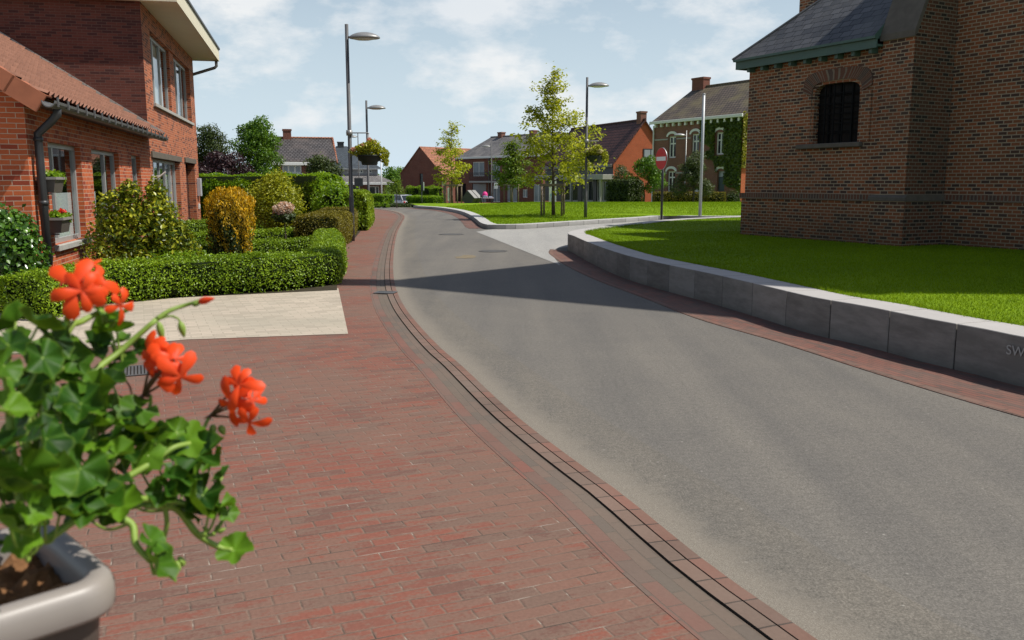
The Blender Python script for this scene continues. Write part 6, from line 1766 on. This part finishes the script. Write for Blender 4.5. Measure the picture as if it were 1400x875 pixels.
# long stems rising out of the soil, then the leaf stalks
mains = [[(-0.418, 0.72, 1.281), (-0.43, 0.73, 1.356), (-0.436, 0.74, 1.419), (-0.443, 0.76, 1.46)], [(-0.442, 0.76, 1.333), (-0.443, 0.78, 1.375), (-0.445, 0.82, 1.41), (-0.436, 0.84, 1.424)], [(-0.441, 0.8, 1.369), (-0.446, 0.84, 1.431), (-0.433, 0.84, 1.463), (-0.417, 0.82, 1.486)], [(-0.45, 0.82, 1.385), (-0.432, 0.84, 1.456), (-0.427, 0.86, 1.464), (-0.415, 0.88, 1.472)], [(-0.444, 0.8, 1.333), (-0.425, 0.86, 1.404), (-0.408, 0.9, 1.427), (-0.377, 0.92, 1.457)], [(-0.416, 0.74, 1.285), (-0.39, 0.77, 1.301), (-0.376, 0.8, 1.302), (-0.347, 0.85, 1.282), (-0.329, 0.86, 1.274)], [(-0.409, 0.78, 1.297), (-0.385, 0.82, 1.311), (-0.369, 0.86, 1.317), (-0.352, 0.88, 1.328), (-0.34, 0.9, 1.327)], [(-0.387, 0.79, 1.29), (-0.365, 0.8, 1.278), (-0.357, 0.79, 1.261), (-0.344, 0.79, 1.244)], [(-0.362, 0.83, 1.285), (-0.345, 0.86, 1.27), (-0.328, 0.87, 1.238), (-0.309, 0.88, 1.219), (-0.296, 0.88, 1.216)], [(-0.401, 0.78, 1.311), (-0.402, 0.8, 1.333), (-0.405, 0.82, 1.348)], [(-0.429, 0.76, 1.339), (-0.43, 0.78, 1.368), (-0.435, 0.8, 1.39)], [(-0.4, 0.84, 1.32), (-0.393, 0.86, 1.34), (-0.385, 0.88, 1.361)]]
for s in mains: st(s, .0042 if len(s) > 3 else .003)
for s in [[(-0.412, 0.82, 1.326), (-0.394, 0.88, 1.338), (-0.383, 0.9, 1.364), (-0.38, 0.9, 1.379)], [(-0.343, 0.88, 1.306), (-0.336, 0.91, 1.329), (-0.327, 0.92, 1.35)], [(-0.352, 0.85, 1.278), (-0.351, 0.85, 1.258), (-0.355, 0.85, 1.237), (-0.348, 0.85, 1.22)], [(-0.377, 0.92, 1.457), (-0.366, 0.93, 1.465), (-0.354, 0.94, 1.469), (-0.338, 0.94, 1.474)]]: st(s, .0028)
for k, (p, rl) in enumerate(stems):
    best = min((q for s in mains for q in s), key=lambda q: (Vector(q)-p).length+max(0, q[2]-p.z)*2)
    b_ = Vector(best); 
    if (b_-p).length < .16: st([b_, b_.lerp(p, .5)+Vector((0, 0, -.012)), p], .0017)
def floret(par, c, d, size, up=Vector((0, 0, 1)), cup=.35, npet=5):
    d = d.normalized(); u = (up-d*up.dot(d)).normalized(); r_ = u.cross(d)
    mb = MB()
    for a in ([28, -28, 100, 180, -100] if npet == 5 else [20, -25, 150]):
        size_ = size*.92; a = R(a+ga.gauss(0, 12)); ang = u*math.cos(a)+r_*math.sin(a); tg = d.cross(ang)
        L = size_*.56*(1+.14*ga.gauss(0, 1)); cp = cup*.3+ga.gauss(0, .3); NU, NV = 6, 6; g = []
        tw = ga.gauss(0, .3)
        for i in range(NU+1):
            f = i/NU; wd = L*(.12+.62*math.sin(min(1, f*1.02)*PI*.62)**1.2)*(1. if f < .85 else (1-((f-.85)/.15)**2*.62))*.31
            for j in range(NV+1):
                s_ = j/NV*2-1
                lift = cp*L*(f*(1-.55*f))*1.1-.30*L*f*f*f + (-.22*wd*s_*s_) + tw*wd*s_*f
                g.append(c+ang*L*f+tg*wd*s_+d*lift-po)
        W_ = NV+1
        for i in range(NU):
            for j in range(NV):
                q = [i*W_+j, i*W_+j+1, (i+1)*W_+j+1, (i+1)*W_+j]
                mb.face([g[k] for k in q], 0, [(k//W_/NU, (k % W_)/NV) for k in q])
    o = mb.build('floret', m_petal, par, True)
    bm = bmesh.new(); bm.from_mesh(o.data); bmesh.ops.remove_doubles(bm, verts=bm.verts, dist=1e-6); bm.to_mesh(o.data); bm.free()
    return o
def head(center, flo):
    mb = MB(); c = Vector(center)
    for (p, d, s) in flo:
        pv = Vector(p)
        mb.tube([tuple(q-po) for q in (c, c.lerp(pv, .5)+Vector((0, 0, .002)), pv-d.normalized()*s*.1)], [.0016, .0013, .0018], 6)
    for k in range(5):
        a = 2*PI*k/5; e = c+Vector((math.cos(a), math.sin(a), -.3))*.008; mb.tube([tuple(c-po), tuple(e-po)], [.0018, .0004], 5)
    h = mb.build('flower_head', m_gstemd, plant, True)
    for (p, d, s) in flo: floret(h, Vector(p), d, s)
V3 = Vector
head((-0.416, 0.82, 1.481), [(V3((-0.402, 0.8, 1.506)), V3((.15, -1, .35)), .056), (V3((-0.4, 0.82, 1.517)), V3((-.1, -.7, .8)), .046), (V3((-0.395, 0.83, 1.508)), V3((.8, -.6, .5)), .044), (V3((-0.395, 0.8, 1.502)), V3((.5, -.9, .2)), .04), (V3((-0.383, 0.85, 1.481)), V3((.9, -.3, -.1)), .036)])
head((-0.388, 0.9, 1.379), [(V3((-0.376, 0.9, 1.419)), V3((-.4, -.9, .3)), .046), (V3((-0.359, 0.89, 1.415)), V3((0., -1, .5)), .046), (V3((-0.352, 0.9, 1.419)), V3((.6, -.7, .5)), .044), (V3((-0.344, 0.89, 1.401)), V3((.45, -.9, -.1)), .046), (V3((-0.372, 0.9, 1.405)), V3((-.5, -.8, -.3)), .04)])
head((-0.325, 0.92, 1.352), [(V3((-0.29, 0.91, 1.388)), V3((-.1, -.9, .5)), .05), (V3((-0.298, 0.91, 1.368)), V3((-.3, -1, .0)), .05), (V3((-0.279, 0.92, 1.368)), V3((.6, -.8, .2)), .048), (V3((-0.281, 0.93, 1.379)), V3((.8, -.2, .7)), .036), (V3((-0.281, 0.91, 1.347)), V3((.2, -1, -.5)), .04)])
# buds: one red, several green
def bud(c, d, L, r, mat, nm='bud'):
    d = Vector(d).normalized(); mb = MB(); c = Vector(c)
    mb.tube([tuple(c+d*L*t-po) for t in (0, .15, .4, .7, .92, 1)], [r*.35, r*.8, r, r*.7, r*.3, r*.05], 8); mb.build(nm, mat, plant, True)
bud((-0.339, 0.94, 1.473), (1, -.1, .22), .019, .0042, m_petal); bud((-0.346, 0.94, 1.47), (1, -.1, .2), .011, .0032, m_gstem)
for q, d, L in (((-0.375, 0.92, 1.454), (.15, 0, -1), .022), ((-0.356, 0.93, 1.453), (.2, 0, -1), .018), ((-0.316, 0.92, 1.341), (.4, -.1, -.8), .012), ((-0.323, 0.92, 1.342), (-.1, -.1, -1), .014)): bud(q, d, L, .0042, m_gstem)
st([(-0.375, 0.92, 1.457), (-0.367, 0.93, 1.459), (-0.358, 0.93, 1.456), (-0.356, 0.93, 1.451)], .0014)
for k in range(9):
    a = k*2.4; bud(Vector((-0.348, 0.85, 1.215))+Vector((math.cos(a)*.006, math.sin(a)*.006, .006-.002*(k % 4))), (math.cos(a), math.sin(a), -1.2), .011, .0026, m_gstem)
for k in range(6):
    a = k*1.3; bud(Vector((-0.313, 0.87, 1.24))+Vector((math.cos(a)*.006, math.sin(a)*.006, 0)), (math.cos(a), math.sin(a), .4), .009, .0024, m_gstem)
st([(-0.38, 0.9, 1.379), (-0.388, 0.9, 1.379)], .002, True); st([(-0.399, 0.9, 1.373), (-0.401, 0.9, 1.387), (-0.405, 0.9, 1.395)], .0014, True)
sm.build('stem', m_gstem, plant, True); sd_.build('withered_stalk', m_gstemd, plant, True)
